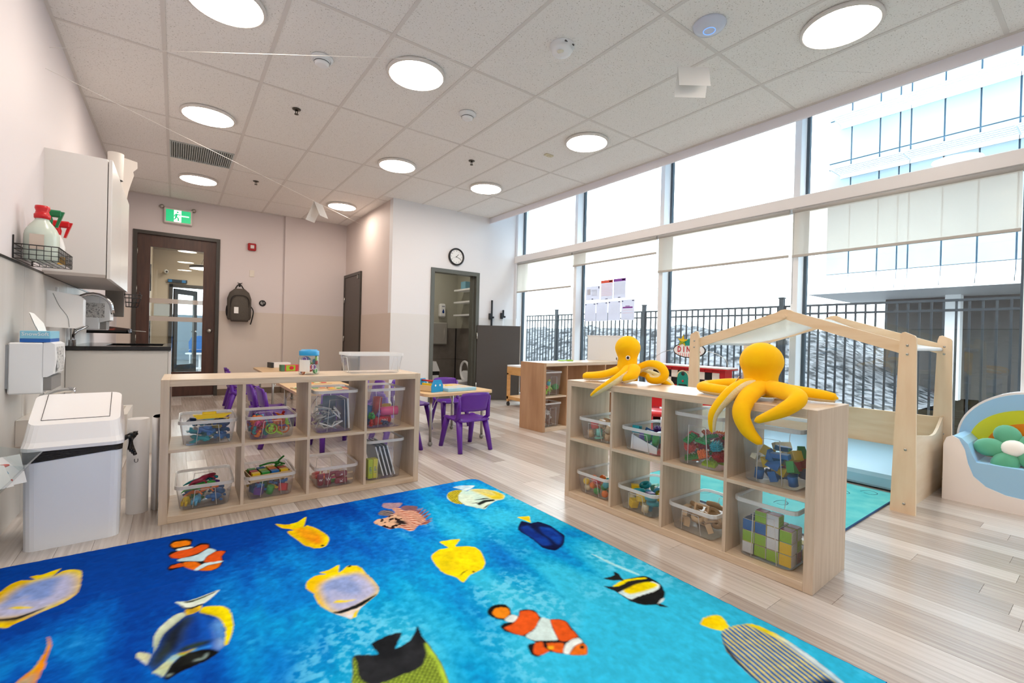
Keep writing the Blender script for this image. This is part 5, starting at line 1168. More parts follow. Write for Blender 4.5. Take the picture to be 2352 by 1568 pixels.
(0x18140f,0x1a1c1e,0,0,[949,1405,975,1433,1010,1434,1038,1414,1038,1384,1020,1351,1038,1328,1059,1353,1086,1346,1108,1319,1098,1277,1118,1246,1144,1234,1162,1206,1151,1167,1140,1116,1123,1063,1095,1039,1062,1057,1031,1087,998,1123,958,1120,947,1141,959,1176,972,1184,994,1179,984,1223,959,1259,943,1289,946,1317,967,1323,990,1318,977,1338,953,1370]),
(0xf08a14,0xf08a14,0,0,[964,1395,986,1414,1015,1411,1031,1389,1021,1362,989,1345,965,1367]),
(0xdfeceb,0xdfeceb,0,0,[980,1341,1020,1351,1033,1326,1003,1309,985,1321]),
(0xe0571a,0xe0571a,0,0,[952,1303,993,1305,1035,1325,1059,1347,1087,1337,1102,1312,1089,1272,1044,1240,984,1232,960,1268]),
(0xcfe8e8,0xcfe8e8,0,0,[988,1225,1041,1237,1097,1272,1118,1246,1094,1206,1068,1146,1034,1165,997,1191]),
(0xe0571a,0xe0571a,0,0,[1118,1242,1145,1228,1159,1203,1146,1170,1136,1119,1086,1125,1070,1145,1096,1205]),
(0xe0571a,0xe0571a,0,0,[991,1176,1017,1168,1004,1145,1008,1120,967,1123,957,1142]),
(0xe4601a,0xe4601a,0,0,[1024,1153,1070,1122,1036,1088,1013,1117]),
(0xf4b020,0xf4b020,0,0,[1017,1141,1036,1132,1021,1120,1011,1127]),
(0xe4f0f0,0xe4f0f0,0,0,[1038,1087,1078,1116,1133,1116,1127,1088,1086,1089,1049,1071]),
(0xec741c,0xec741c,0,0,[1051,1069,1088,1087,1124,1085,1123,1063,1095,1039]),
(0x1a1c1e,0x1a1c1e,0,0,[1104,1079,1120,1078,1112,1066,1100,1068]),
(0xf4e018,0xf0d000,0,0,[1556,914,1597,928,1652,917,1667,895,1640,857,1618,838,1584,848,1564,882]),
(0x1460b0,0xf0e060,2,(12, 23),[1578,845,1646,839,1718,804,1731,721,1705,613,1672,529,1649,486,1619,453,1500,536,1436,616,1461,716,1500,788]),
(0x1c2430,0x2c3848,0,1,[1499,861,1533,863,1573,843,1533,813,1490,750,1449,673,1433,637,1432,665,1436,728,1453,803]),
(0xf4e000,0xe8d838,0,1,[1632,835,1669,851,1705,855,1733,840,1742,787,1737,724,1715,658,1708,718,1700,795,1682,828]),
(0xbcdcec,0xd4e8f0,0,3,[1731,741,1721,619,1682,522,1646,461,1631,480,1665,570]),
(0x0a2444,0x123060,0,2,[1541,562,1630,541,1638,518,1616,491,1504,532]),
(0x1c1e22,0x2a2c30,0,0,[473,1459,541,1421,538,1483,603,1493,645,1479,596,1417,649,1425,684,1457,706,1486,695,1421,693,1350,686,1263,667,1180,656,1107,422,1270,445,1362]),
(0x9cb83c,0x303a20,4,0.017,[471,1452,474,1426,459,1353,484,1300,544,1294,631,1294,689,1362,688,1328,686,1272,667,1180,656,1107,422,1270,453,1394]),
(0xb8d840,0xa8c840,0,1,[689,1388,693,1337,688,1271,667,1180,656,1187,677,1286,675,1345]),
(0xec9010,0xe8b020,0,0,[-324,2124,-315,2104,-303,2052,-301,1984,-300,1922,-305,1858,-307,1803,-353,1834,-346,1903,-323,1946,-313,2017,-314,2077]),
(0x9c948c,0xb0a080,0,3,[-364,1892,-333,1898,-315,1918,-312,1873,-315,1815,-364,1849]),
(0xd8ac18,0x806020,0,1,[-418,2011,-381,2008,-346,1986,-369,1948,-380,1913,-397,1911]),
]
STR = ((1.641, 0.829), (1.526, 0.610))
# ================================================================= PLUSH OCTOPUSES
velvet = mat('yellow_velvet', 0xffcc00, .8, spec=.2, c2=0xfdbe00, nscale=10, sheen=.08, bump=.1, bscale=60)
under = mat('cream_plush', 0xf0e0b0, .85, bump=.5, bscale=130)
def tentacle(t, pts, r, up=(0, 0, 1), upc=None):
    P = spline(pts, 7); n = len(P)
    rr = [q for q in lerp_list(r, n)]
    rr[-1] *= .55; 
    P2 = P+[P[-1]+(P[-1]-P[-2]).normalized()*rr[-1]*.6]; rr.append(rr[-1]*.35)
    MB().tube(P2, rr, 14, up=up if upc is None else None, upc=upc, flat=.82, mi2=1).build('tentacle', [velvet, under], t)
def octopus(label, c, head, mid, rad, tent, eyes):
    t = thing('plush_octopus', label, 'plush toy', c)
    c = Vector(c); hz = head
    neck = rad*.76
    prof = [(.001, .012), (neck*1.1, .014), (neck*1.16, mid*.35), (neck*1.02, mid*.8), (neck, mid)]
    zc_ = hz-rad*.98
    prof += [(neck+(rad-neck)*(.5-.5*math.cos(PI*q/5)), mid+(zc_-mid)*q/5) for q in range(1, 6)]
    prof += [(max(.0008, rad*math.cos(PI/2*q/9)), zc_+rad*.98*math.sin(PI/2*q/9)) for q in range(1, 10)]
    MB().lathe(prof, 32).build('head', velvet, t)
    for pts, r, up in tent: tentacle(t, [Vector(p)-c for p in pts], r, up if up[0] != 'c' else None, None if up[0] != 'c' else Vector(up[1:])-c)
    for e in eyes:
        e = Vector(e); d = Vector((e.x, e.y, 0)).normalized()
        a = math.atan2(d.y, d.x)
        w = MB().ell((0, 0, 0), (.006, .014, .016), 14, 10).build('eye', white, t, M=T(*e) @ RZ(a))
        MB().ell((.004, 0, 0), (.005, .0085, .0095), 12, 8).build('pupil', black, w)
    return t
X0 = 2.33
o2 = octopus('large yellow plush octopus seated on the near end of the oak shelf', (2.33, 1.085, .771), .276, .10, .099, [
    ([(2.30, 1.09, .83), (2.19, 1.112, .828), (2.11, 1.14, .782), (2.068, 1.178, .70), (2.072, 1.184, .612)], [.042, .040, .036, .028, .014], (-.25, 1, .2)),
    ([(2.28, 1.06, .83), (2.165, 1.058, .80), (2.088, 1.056, .725), (2.078, 1.02, .65), (2.085, .962, .60)], [.046, .044, .040, .032, .014], (-1, 0, .5)),
    ([(2.29, 1.03, .83), (2.215, .93, .828), (2.14, .84, .812), (2.085, .872, .762), (2.074, .985, .697)], [.042, .040, .037, .032, .014], (-1, -.2, .8)),
    ([(2.37, 1.04, .82), (2.40, .93, .812), (2.42, .85, .806), (2.43, .795, .80)], [.042, .038, .034, .024], (0, 0, 1)),
    ([(2.41, 1.0, .82), (2.49, .90, .805), (2.52, .82, .793)], [.036, .028, .016], (0, 0, -1)),
    ([(2.32, 1.13, .83), (2.34, 1.25, .825), (2.30, 1.345, .808), (2.24, 1.33, .803), (2.22, 1.22, .80), (2.24, 1.15, .80)], [.038, .038, .036, .035, .034, .028], (0, 0, 1)),
    ([(2.36, 1.13, .83), (2.43, 1.24, .815), (2.45, 1.33, .805)], [.038, .034, .022], (0, 0, 1)),
    ([(2.40, 1.09, .83), (2.50, 1.08, .812), (2.56, 1.05, .76)], [.038, .036, .024], (1, 0, 1))],
    [(.068, -.035, .135)])
MB().box(-.03, .03, -.001, .001, -.05, 0).build('care_label', paper, o2, M=T(-.02, .10, .10) @ RZ(.4) @ RX(.5))
o1 = octopus('smaller yellow plush octopus with black eyes on the far end of the oak shelf', (2.33, 1.92, .771), .300, .15, .080, [
    ([(2.31, 1.90, .86), (2.19, 1.84, .83), (2.11, 1.865, .778), (2.062, 1.92, .728), (2.055, 1.965, .695)], [.036, .034, .03, .024, .012], (-.1, 1, .6)),
    ([(2.32, 1.95, .86), (2.30, 2.05, .82), (2.27, 2.14, .803), (2.22, 2.185, .80)], [.036, .034, .03, .027], (0, 0, 1)),
    ([(2.30, 1.94, .85), (2.22, 2.02, .812), (2.17, 2.09, .802), (2.16, 2.13, .80)], [.034, .034, .03, .027], (0, 0, 1)),
    ([(2.32, 1.89, .86), (2.27, 1.815, .865), (2.21, 1.79, .825), (2.185, 1.83, .803)], [.036, .038, .038, .03], (0, 0, 1)),
    ([(2.36, 1.88, .85), (2.39, 1.80, .893), (2.41, 1.735, .885), (2.42, 1.705, .842), (2.41, 1.73, .806), (2.39, 1.78, .803), (2.385, 1.80, .832)], [.034, .034, .034, .034, .033, .032, .026], ('c', 2.40, 1.775, .848)),
    ([(2.39, 1.90, .85), (2.47, 1.79, .812), (2.535, 1.74, .76), (2.548, 1.75, .68)], [.034, .034, .032, .024], (0, .3, -1)),
    ([(2.38, 1.95, .85), (2.46, 2.06, .812), (2.44, 2.15, .80)], [.034, .03, .022], (0, 0, 1))],
    [(-.047, -.042, .162), (-.05, .04, .152)])
# ================================================================= BIG FISH RUG
RX0, RX1, RY0, RY1 = -.62, 1.775, .42, 2.83
def vnoise(nx, ny, sx, sy, seed, oct=4):
    rg = np.random.RandomState(seed); out = np.zeros((nx, ny)); amp = 1; tot = 0
    for o in range(oct):
        gx, gy = max(2, int(sx*2**o)+2), max(2, int(sy*2**o)+2)
        g = rg.rand(gx, gy); xs = np.linspace(0, gx-1.001, nx); ys = np.linspace(0, gy-1.001, ny)
        xi = xs.astype(int); yi = ys.astype(int); fx = (xs-xi)[:, None]; fy = (ys-yi)[None, :]
        fx = fx*fx*(3-2*fx); fy = fy*fy*(3-2*fy)
        out += amp*(g[xi][:, yi]*(1-fx)*(1-fy)+g[xi+1][:, yi]*fx*(1-fy)+g[xi][:, yi+1]*(1-fx)*fy+g[xi+1][:, yi+1]*fx*fy)
        tot += amp; amp *= .5
    return out/tot
def inpoly(X, Y, p):
    ins = np.zeros(X.shape, bool); n = len(p)
    for i in range(n):
        x1, y1 = p[i]; x2, y2 = p[(i+1) % n]
        if y1 == y2: continue
        c = ((y1 > Y) != (y2 > Y)) & (X < (x2-x1)*(Y-y1)/(y2-y1)+x1)
        ins ^= c
    return ins
def blur(m, k):
    for ax in (0, 1):
        p = np.pad(m, [(k, k) if a == ax else (0, 0) for a in (0, 1)], mode='edge')
        cs = np.cumsum(p, axis=ax); z = np.zeros_like(np.take(cs, [0], axis=ax)); cs = np.concatenate([z, cs], axis=ax)
        w = 2*k+1; n = m.shape[ax]
        m = (np.take(cs, range(w, w+n), axis=ax)-np.take(cs, range(0, n), axis=ax))/w
    return m
def smooth01(v): v = np.clip(v, 0, 1); return v*v*(3-2*v)
def rug():
    st = .0034; nx = int((RX1-RX0)/st)+1; ny = int((RY1-RY0)/st)+1
    xs = np.linspace(RX0, RX1, nx); ys = np.linspace(RY0, RY1, ny)
    X, Y = np.meshgrid(xs, ys, indexing='ij')
    v = X*.62+(2.85-Y)*1.0
    big = vnoise(nx, ny, 4, 3, 1, 4); strk = vnoise(nx, ny, 16, 3, 2, 4); fine = vnoise(nx, ny, 120, 120, 5, 3)
    tt = (v-.55)/1.55+(big-.5)*.9+(strk-.5)*1.0+(fine-.5)*.22
    tt += .45*np.exp(-(((X+.42)/.25)**2+((Y-1.98)/.18)**2))+.3*np.exp(-(((X-1.65)/.3)**2+((Y-2.15)/.4)**2))
    tt -= .35*np.exp(-(((X-1.72)/.15)**2+((Y-1.72)/.12)**2))
    tt = np.clip(tt*.92+.06, 0, 1)
    def L(c): return np.array(lin(c))
    stops = [(0, 0x0040a0), (.25, 0x005cbc), (.5, 0x0480d2), (.75, 0x0aa2dc), (1, 0x30bce6)]
    C = np.zeros((nx, ny, 3))
    for k in range(len(stops)-1):
        a, ca = stops[k]; b, cb2 = stops[k+1]; w = np.clip((tt-a)/(b-a), 0, 1)[..., None]
        C = np.where((tt >= a)[..., None], L(ca)*(1-w)+L(cb2)*w, C)
    # pale speckled light patches
    spk = smooth01((vnoise(nx, ny, 9, 4, 9, 4)-.5)*5)*smooth01((tt-.35)*2)*smooth01((fine-.4)*4)*.45
    C = C*(1-spk[..., None])+L(0x7cd4f0)*spk[..., None]
    SIL = np.zeros((nx, ny))
    for c1, c2, mode, par, r in FISH:
        p = [(r[i]/1000, r[i+1]/1000) for i in range(0, len(r), 2)]
        q_ = [Vector((*a, 0)) for a in p]; p = []
        for i in range(len(q_)):
            a, b, c, d = q_[i-1], q_[i], q_[(i+1) % len(q_)], q_[(i+2) % len(q_)]
            for k in range(4):
                t = k/4
                m0 = (c-a)*.32; m1 = (d-b)*.32
                w_ = b*(2*t**3-3*t*t+1)+m0*(t**3-2*t*t+t)+c*(3*t*t-2*t**3)+m1*(t**3-t*t)
                p.append((w_.x, w_.y))
        soft = par if mode == 0 else 0
        pad = .02+soft*st*1.5
        x0, x1 = min(a for a, _ in p)-pad, max(a for a, _ in p)+pad; y0, y1 = min(b for _, b in p)-pad, max(b for _, b in p)+pad
        i0, i1 = np.searchsorted(xs, [x0, x1]); j0, j1 = np.searchsorted(ys, [y0, y1])
        if i1-i0 < 2 or j1-j0 < 2: continue
        sx, sy = X[i0:i1, j0:j1], Y[i0:i1, j0:j1]
        m = inpoly(sx, sy, p).astype(float)
        if soft == 0: m = blur(m, 1); SIL[i0:i1, j0:j1] = np.maximum(SIL[i0:i1, j0:j1], m)
        else: m = blur(blur(m, soft), soft)*SIL[i0:i1, j0:j1]
        if mode == 0: w = smooth01((vnoise(m.shape[0], m.shape[1], max(3, m.shape[0]/30), max(3, m.shape[1]/30), 11, 3)-.3)*2.5)
        elif mode == 2:
            cx, cy = (x0+x1)/2, (y0+y1)/2
            if par[1] == 23:   # long curved body stripes
                ax, ay = STR[0]; bx, by = STR[1]; dx, dy = bx-ax, by-ay; l = math.hypot(dx, dy); dx /= l; dy /= l
                u = (sx-ax)*dx+(sy-ay)*dy; vv = -(sx-ax)*dy+(sy-ay)*dx
                w = (np.sin((vv+.25*u*(1-u*1.2)*0-.06*np.sin(u*3))*2*PI/.0185) > .4).astype(float)
            else:
                a = math.radians(par[0]); per = .012+par[1]*.00025
                w = (np.sin((sx*math.cos(a)+sy*math.sin(a)+.006*np.sin(sx*90))*2*PI/per) > .1).astype(float)
            w = blur(w, 1)
        elif mode == 4: w = blur(((np.sin(sx*2*PI/par)*np.sin(sy*2*PI/par)) > .12).astype(float), 1)
        else:
            w = smooth01((vnoise(m.shape[0], m.shape[1], m.shape[0]/(par*.32), m.shape[1]/(par*.32), 4, 2)-.5)*9)
        col = L(c1)*(1-w[..., None])+L(c2)*w[..., None]
        C[i0:i1, j0:j1] = C[i0:i1, j0:j1]*(1-m[..., None])+col*m[..., None]
    C *= (.80+.4*fine)[..., None]
    # rounded far corner
    rr = .07
    cxr, cyr = RX1-rr, RY1-rr
    out = (X > cxr) & (Y > cyr)
    dx, dy = X-cxr, Y-cyr
    ang = np.maximum(np.abs(dx), np.abs(dy)); ln = np.sqrt(dx*dx+dy*dy)+1e-9
    Xn = np.where(out, cxr+dx*ang/ln, X); Yn = np.where(out, cyr+dy*ang/ln, Y)
    edge = np.minimum(np.minimum(X-RX0, RX1-X), np.minimum(Y-RY0, RY1-Y))
    ed = (edge < .006)[..., None]; C = np.where(ed, L(0x0c3c94), C)
    Z = .010+.0022*fine+np.where(edge < .003, -.010, 0)
    # the fold crease across the pile
    Z -= .0035*np.exp(-((Y-2.30-.02*X)/.012)**2)
    V = np.stack([Xn, Yn, Z], -1).reshape(-1, 3)
    me = bpy.data.meshes.new('rug'); nv = nx*ny
    idx = np.arange(nv).reshape(nx, ny)
    F = np.stack([idx[:-1, :-1], idx[1:, :-1], idx[1:, 1:], idx[:-1, 1:]], -1).reshape(-1, 4)
    me.vertices.add(nv); me.vertices.foreach_set('co', V.astype(np.float32).ravel())
    me.loops.add(F.size); me.loops.foreach_set('vertex_index', F.astype(np.int32).ravel())
    me.polygons.add(len(F)); me.polygons.foreach_set('loop_start', np.arange(0, F.size, 4, dtype=np.int32))
    me.update(calc_edges=True)
    at = me.color_attributes.new('print', 'FLOAT_COLOR', 'POINT')
    at.data.foreach_set('color', np.concatenate([C.reshape(-1, 3), np.ones((nv, 1))], 1).astype(np.float32).ravel())
    m = bpy.data.materials.new('printed_rug_pile'); m.use_nodes = True; nt = m.node_tree
    a = nt.nodes.new('ShaderNodeVertexColor'); a.layer_name = 'print'; pb = nt.nodes['Principled BSDF']
    nt.links.new(a.outputs[0], pb.inputs['Base Color']); pb.inputs['Roughness'].default_value = .85; pb.inputs['Specular IOR Level'].default_value = .05
    me.materials.append(m)
    o = link('fish_rug', me, None)
    return tag(o, 'large blue ocean rug printed with tropical fish', 'rug')
rug()
# ================================================================= TABLES AND CHAIRS
tabm = mat('table_laminate', 0xe6c79c, .35, c2=0xdcb98a, nscale=3, stretch=(1, 10, 1))
def table(label, x, y, w, d, rz, z=.5):
    t = thing('low_table', label, 'table', (x, y, 0), rz)
    MB().prism(rrect(w, d, .07, 6), z-.026, z).build('tabletop', tabm, t)
    for sx in (-1, 1):
        for sy in (-1, 1):
            a, b = sx*(w/2-.09), sy*(d/2-.09)
            lg = MB().cyl((a, b, .035), (a, b, z-.026), .014, n=14).build('leg', steel, t)
            MB().ell((a, b, .022), (.022, .022, .022), 14, 10).build('foot', mat('grey_rubber', 0x8a8a86, .6), lg)
            MB().tube(spline([(a, b, z-.2), (a-sx*.06, b-sy*.03, z-.1), (a-sx*.12, b-sy*.05, z-.028)], 4), .004, 6).build('brace', chrome, lg)
    return t
table('low wooden table holding a blue tool tote and a flat puzzle box', 2.225, 4.22, .78, .74, math.radians(4))
table('low wooden table behind the oak shelf covered with puzzle pieces', 1.19, 4.95, .62, 1.2, 0)
table('low wooden table by the back wall with small card boxes', 1.25, 7.2, .62, 1.3, 0)
def chair_proto():
    t = thing('kids_chair', 'x', 'chair')
    s = MB(); 
    n = 9; V = []; F = []
    # seat dish
    rows = []
    for i in range(n):
        u = -1+2*i/(n-1)
        for j in range(n):
            v = -1+2*j/(n-1)
            rr = max(abs(u), abs(v)); x = u*.165*(1-.06*v*v); y = v*.16
            z = .285-.014*(1-u*u)*(1-v*v)+.012*max(0, u*u-.5)-.03*max(0, v-.6)*0
            V.append((x, y, z))
    for i in range(n-1):
        for j in range(n-1): a = i*n+j; F.append((a, a+n, a+n+1, a+1))
    b0 = len(V); V2 = [(x, y, z-.016) for x, y, z in V]
    F2 = [tuple(q+b0 for q in f[::-1]) for f in F]
    rim = [i*n for i in range(n)]+[(n-1)*n+j for j in range(1, n)]+[i*n+n-1 for i in range(n-2, -1, -1)]+[j for j in range(n-2, 0, -1)]
    F3 = [(rim[k], rim[(k+1) % len(rim)], b0+rim[(k+1) % len(rim)], b0+rim[k]) for k in range(len(rim))]
    s.add(V+V2, F+F2+F3, True); s.build('seat', purple, t)
    # curved backrest panel
    V = []; F = []; nu, nv = 11, 7
    for i in range(nu):
        u = -1+2*i/(nu-1)
        for j in range(nv):
            w = j/(nv-1); hw = .145+.012*w-(.02*max(0, w-.8)*5 if abs(u) > .85 else 0)
            z = .365+.175*w-.012*(u*u)*w; y = -.165-.03*w+.035*u*u
            V.append((u*hw, y, z))
    for i in range(nu-1):
        for j in range(nv-1): a = i*nv+j; F.append((a, a+nv, a+nv+1, a+1))
    b0 = len(V); V2 = [(x, y-.013, z) for x, y, z in V]; F2 = [tuple(q+b0 for q in f[::-1]) for f in F]
    rim = [i*nv for i in range(nu)]+[(nu-1)*nv+j for j in range(1, nv)]+[i*nv+nv-1 for i in range(nu-2, -1, -1)]+[j for j in range(nv-2, 0, -1)]
    F3 = [(rim[k], rim[(k+1) % len(rim)], b0+rim[(k+1) % len(rim)], b0+rim[k]) for k in range(len(rim))]
    MB().add(V+V2, F+F2+F3, True).build('backrest', purple, t)
    for sx in (-1, 1):
        MB().tube([(sx*.15, -.08, .275), (sx*.158, -.13, .31), (sx*.152, -.142, .40), (sx*.156, -.155, .5)], [.02, .021, .018, .012], 8).build('back_support', purple, t)
        for sy in (-1, 1):
            MB().tube([(sx*.135, sy*.11, .29), (sx*.148, sy*.145, .16), (sx*.160, sy*.185, 0)], [.031, .026, .021], 10).build('leg', purple, t)
    return t
cp = chair_proto()
for k, (x, y, a, lb) in enumerate(((2.20, 3.70, 0, 'purple plastic child chair with its back to the rug at the tote table'), (1.62, 3.98, -88, 'purple plastic child chair on the shelf side of the tote table'),
      (2.12, 4.78, 184, 'purple plastic child chair across the tote table facing the oak shelf'), (2.62, 4.78, 176, 'purple plastic child chair facing the rug behind the tote table'),
      (.80, 4.72, -90, 'purple child chair on door side of puzzle table, closest to oak shelf'), (.76, 5.12, -92, 'purple child chair on door side of puzzle table, second from oak shelf'),
      (1.19, 4.36, 3, 'purple plastic child chair at the end of the puzzle table behind the oak shelf'), (1.62, 4.85, 88, 'purple plastic child chair on the window side of the puzzle table'),
      (.70, 6.55, -95, 'purple plastic child chair at the back wall table on the door side'), (.74, 7.3, -90, 'purple plastic child chair at the back wall table below the backpack'), (1.62, 5.35, 92, 'purple plastic child chair on the window side of the puzzle table beside another'))):
    c = cp if k == 0 else copy_tree(cp)
    c.location = (x, y, 0); c.rotation_euler = (0, 0, math.radians(a)); tag(c, lb, 'chair', 'purple child chairs')
tl = thing('tool_tote', 'blue and wood toy tool tote with red handle on the table', 'toy', (2.0, 4.08, .5), math.radians(-72))
for x in (-.11, .11): 
    e = MB().prism([(-.07, 0), (.07, 0), (.072, .06), (.045, .115), (-.045, .115), (-.072, .06)], x-.008, x+.008, MYZ).build('end_panel', mat('tote_blue', 0x1f9cd8, .4), tl)
    for yy in (-.03, .03): MB().cyl((x-.009, yy, .065), (x+.009, yy, .065), .01, n=12).build('handle_hole_disc', white, e)
MB().box(-.105, .105, -.06, -.05, .01, .06).box(-.105, .105, .05, .06, .01, .06).box(-.105, .105, -.06, .06, .004, .012).build('wooden_tray', bt, tl)
MB().cyl((-.105, 0, .1), (.105, 0, .1), .009).build('handle', pm('red'), tl); MB().box(-.08, .06, -.02, 0, .05, .075).build('yellow_tool', pm('yellow'), tl)
pb = thing('puzzle_box', 'flat light blue puzzle box lying on the table', 'box', (2.28, 4.05, .501), math.radians(6))
MB().box(-.17, .17, -.12, .12, 0, .03, .002).build('box_base', mat('box_blue', 0x9fd0e8, .5), pb); MB().box(-.15, .15, -.10, .10, .03, .032).build('lid_picture', mat('box_print', 0xa8c8dc, .5, c2=0xd8b888, nscale=18), pb)
tag(MB().prism([(-.02, 0), (.03, 0), (.05, .02), (-.01, .02)], -.03, .03, MXZ).build('puzzle_piece', pm('yellow'), loc=(2.32, 4.3, .501)), 'yellow puzzle piece on the table behind the blue puzzle box', 'puzzle piece')
def puzzle(x, y, rz, k):
    t = thing('wooden_puzzle', ['wooden puzzle board with pieces on the low table, turned slightly', 'wooden puzzle board with pieces on the low table, square to its edge', 'wooden puzzle board at the far end of the low table'][k], 'puzzle', (x, y, .501), rz)
    MB().box(-.15, .15, -.11, .11, 0, .008).build('puzzle_board', bt, t)
    for i in range(4):
        for j in range(3): MB().box(-.12+.065*i-.024, -.12+.065*i+.024, -.07+.07*j-.024, -.07+.07*j+.024, .008, .014, .003).build('puzzle_piece', pm(('lime', 'yellow', 'green', 'orange', 'cream', 'red')[(i+2*j+k) % 6]), t)
puzzle(1.06, 4.72, .2, 0); puzzle(1.34, 4.62, -.05, 1); puzzle(1.2, 5.2, .1, 2)
cbx = thing('card_box', 'white and dark small box on the back wall table', 'box', (1.28, 7.75, .501), .15)
MB().box(-.14, .14, -.08, .08, 0, .075, .002).build('carton', white, cbx); MB().box(-.142, -.10, -.082, .082, -.001, .077).build('dark_end', pm('black'), cbx)
cb3 = thing('card_box', 'red and yellow ladybird card box on the back wall table', 'box', (1.3, 7.0, .501), .1)
MB().box(-.13, .13, -.05, .05, 0, .085, .002).build('carton', mat('box_red', 0xd03848, .4), cb3); MB().box(-.131, -.085, -.051, .051, -.001, .086).build('green_end', mat('box_green', 0x4c7c5c, .4), cb3)
MB().box(-.07, .05, -.0515, -.05, .005, .08).build('yellow_panel', pm('lime'), cb3); MB().ell((0, -.052, .045), (.03, .002, .026)).build('ladybird_print', pm('red'), cb3)
# ================================================================= PLAYHOUSE
hs = thing('playhouse_frame', 'birch wood playhouse frame with white canopy', 'playhouse', (3.7, .83, 0))
def hpost(x, y, flip):
    s = -1 if flip else 1
    pr = [(-.062*s, 0), (.065*s, 0), (.040*s, 1.10), (.030*s, 1.135), (.015*s, 1.14), (-.035*s, 1.115), (-.042*s, 1.10)]
    p = MB().prism(pr, x-.011, x+.011, MYZ @ T(0, 0, 0)).build('post', birch, hs, M=T(0, y, 0))
    for z in (.06, .40, 1.0, 1.055): MB().lathe([(.001, .004), (.007, .003), (.008, 0)], 12).build('bolt', steel, p, M=T(x-.011, 0 if z > .9 else -.005*s, z) @ RY(-PI/2))
for x in (0, .96):
    hpost(x, 0.0, False); hpost(x, 1.47, True)
    for s, y0 in ((1, .03), (-1, 1.44)):
        yc = .735
        pr = [(y0, 1.078), (yc-s*.06, 1.288), (yc-s*.03, 1.305), (yc, 1.31), (yc, 1.235), (yc-s*.05, 1.215), (y0, 1.0)]
        MB().prism(pr, x+.012, x+.034, MYZ).build('roof_beam', birchh, hs)
MB().cyl((0, .02, 1.035), (.97, .02, 1.035), .014).build('roof_rod', white, hs); MB().cyl((0, 1.45, 1.035), (.97, 1.45, 1.035), .014).build('roof_rod', white, hs)
MB().cyl((0, .735, 1.255), (.97, .735, 1.255), .014).build('roof_rod', birch, hs)
cano = clear('canopy_cloth', 0xf4f0ea, 0xf6f2ec, .85, .5, False)
V = []; F = []; nn = 24
for i in range(nn+1):
    t_ = i/nn; y = .02+1.43*t_
    u = abs(t_-.5)*2; z = 1.268-.225*u-.035*math.sin(PI*u)
    for x in (.04, .93): V.append((x, y, z)); V.append((x, y, z+.003))
for i in range(nn):
    b = i*4; F += [(b, b+4, b+6, b+2), (b+1, b+3, b+7, b+5), (b, b+1, b+5, b+4), (b+2, b+6, b+7, b+3)]
MB().add(V, F, True).build('canopy', cano, hs)
MB().box(.945, .96, .0, 1.47, .21, .525, .003).build('back_board', birchh, hs)
MB().prism([(.012, 0), (.95, 0), (.95, .53), (.92, .525), (.80, .455), (.72, .425), (.62, .42), (.012, .485)], -.008, .008, MXZ).build('side_board', mat('birch_plywood_pale', 0xe6d2b8, .4, c2=0xdcc4a4, nscale=3, stretch=(1, 6, 6)), hs)
MB().prism([(.012, 0), (.95, 0), (.95, .53), (.92, .525), (.80, .455), (.72, .425), (.62, .42), (.012, .485)], 1.46, 1.476, MXZ).build('side_board', MATS['birch_plywood_pale'], hs)
matt = mat('pale_blue_vinyl', 0x9ccbe6, .3)
for k, (y0, y1, lb) in enumerate(((.90, 1.52, 'pale blue vinyl mat inside the playhouse at the sofa side'), (1.53, 2.15, 'pale blue vinyl mat inside the playhouse at the diner side'))):
    tag(MB().prism([(4.14, .014), (4.625, .014), (4.625, .25), (4.60, .262), (4.18, .13), (4.15, .118), (4.135, .09), (4.13, .03)], y0, y1, MXZ).build('floor_mat', matt), lb, 'mat', 'playhouse mats')
teal = mat('teal_rug_pile', 0x42bcc6, .9, c2=0x6cd0d2, nscale=9, bump=.1, bscale=150)
sr = thing('teal_rug', 'small teal rug with line drawings in front of the playhouse', 'rug', (3.42, 1.575, 0))
MB().prism(rrect(1.30, 1.28, .03), 0.0, .012).build('pile', teal, sr)
MB().tube([(x, y, .006) for x, y in rrect(1.30, 1.28, .03)], .0065, 6, closed=True).build('bound_edge', mat('navy_binding', 0x1c4a78, .8), sr)
ink = mat('ink_line', 0x145c74, .8)
for k in range(26):
    cx, cy = R.uniform(-.56, .56), R.uniform(-.56, .56); pts = []
    a0 = R.uniform(0, 6)
    for i in range(7): pts.append((cx+.07*math.cos(a0+i*.9)*(.5+.1*i), cy+.06*math.sin(a0+i*.9)*(.6+.06*((i*k) % 5)), .0122))
    MB().tube(spline(pts, 4), .0028, 4, flat=.25, up=(0, 0, 1)).build('line_drawing', ink, sr)
# ================================================================= RAINBOW SOFA
so = thing('kids_sofa', 'small cream and sky blue sofa with rainbow arched back', 'sofa', (4.30, .375, 0))
cream = mat('cream_vinyl', 0xf6eeea, .35); skyv = mat('sky_vinyl', 0xa0cef0, .35)
arm = [(.378, 0), (.378, .38), (.365, .425), (.335, .445), (.30, .435), (.268, .40), (.245, .33), (.225, .285)]
blueprof = [(p[0]-.006, p[1]) for p in arm]+[(-p[0]+.006, p[1]) for p in reversed(arm)]
MB().prism(blueprof, .012, .44, MYZ).build('seat_block', skyv, so)
fr = [(.382, 0), (.382, .385), (.368, .428), (.338, .446), (.305, .425), (.275, .36), (.258, .27), (.23, .19), (.17, .135), (.08, .105), (0, .10)]
MB().prism(fr+[(-a, b) for a, b in reversed(fr[:-1])], 0.0, .014, MYZ).build('front_panel', cream, so)
for s in (-1, 1): MB().box(.002, .50, s*.378-.006, s*.378+.006, 0, .385, .004).build('side_panel', cream, so)
def arch(ry, rz, zc_, base, n=28): 
    return [(ry*math.cos(PI*i/n), zc_+rz*math.sin(PI*i/n)) for i in range(n+1)]+[(-ry, base), (ry, base)]
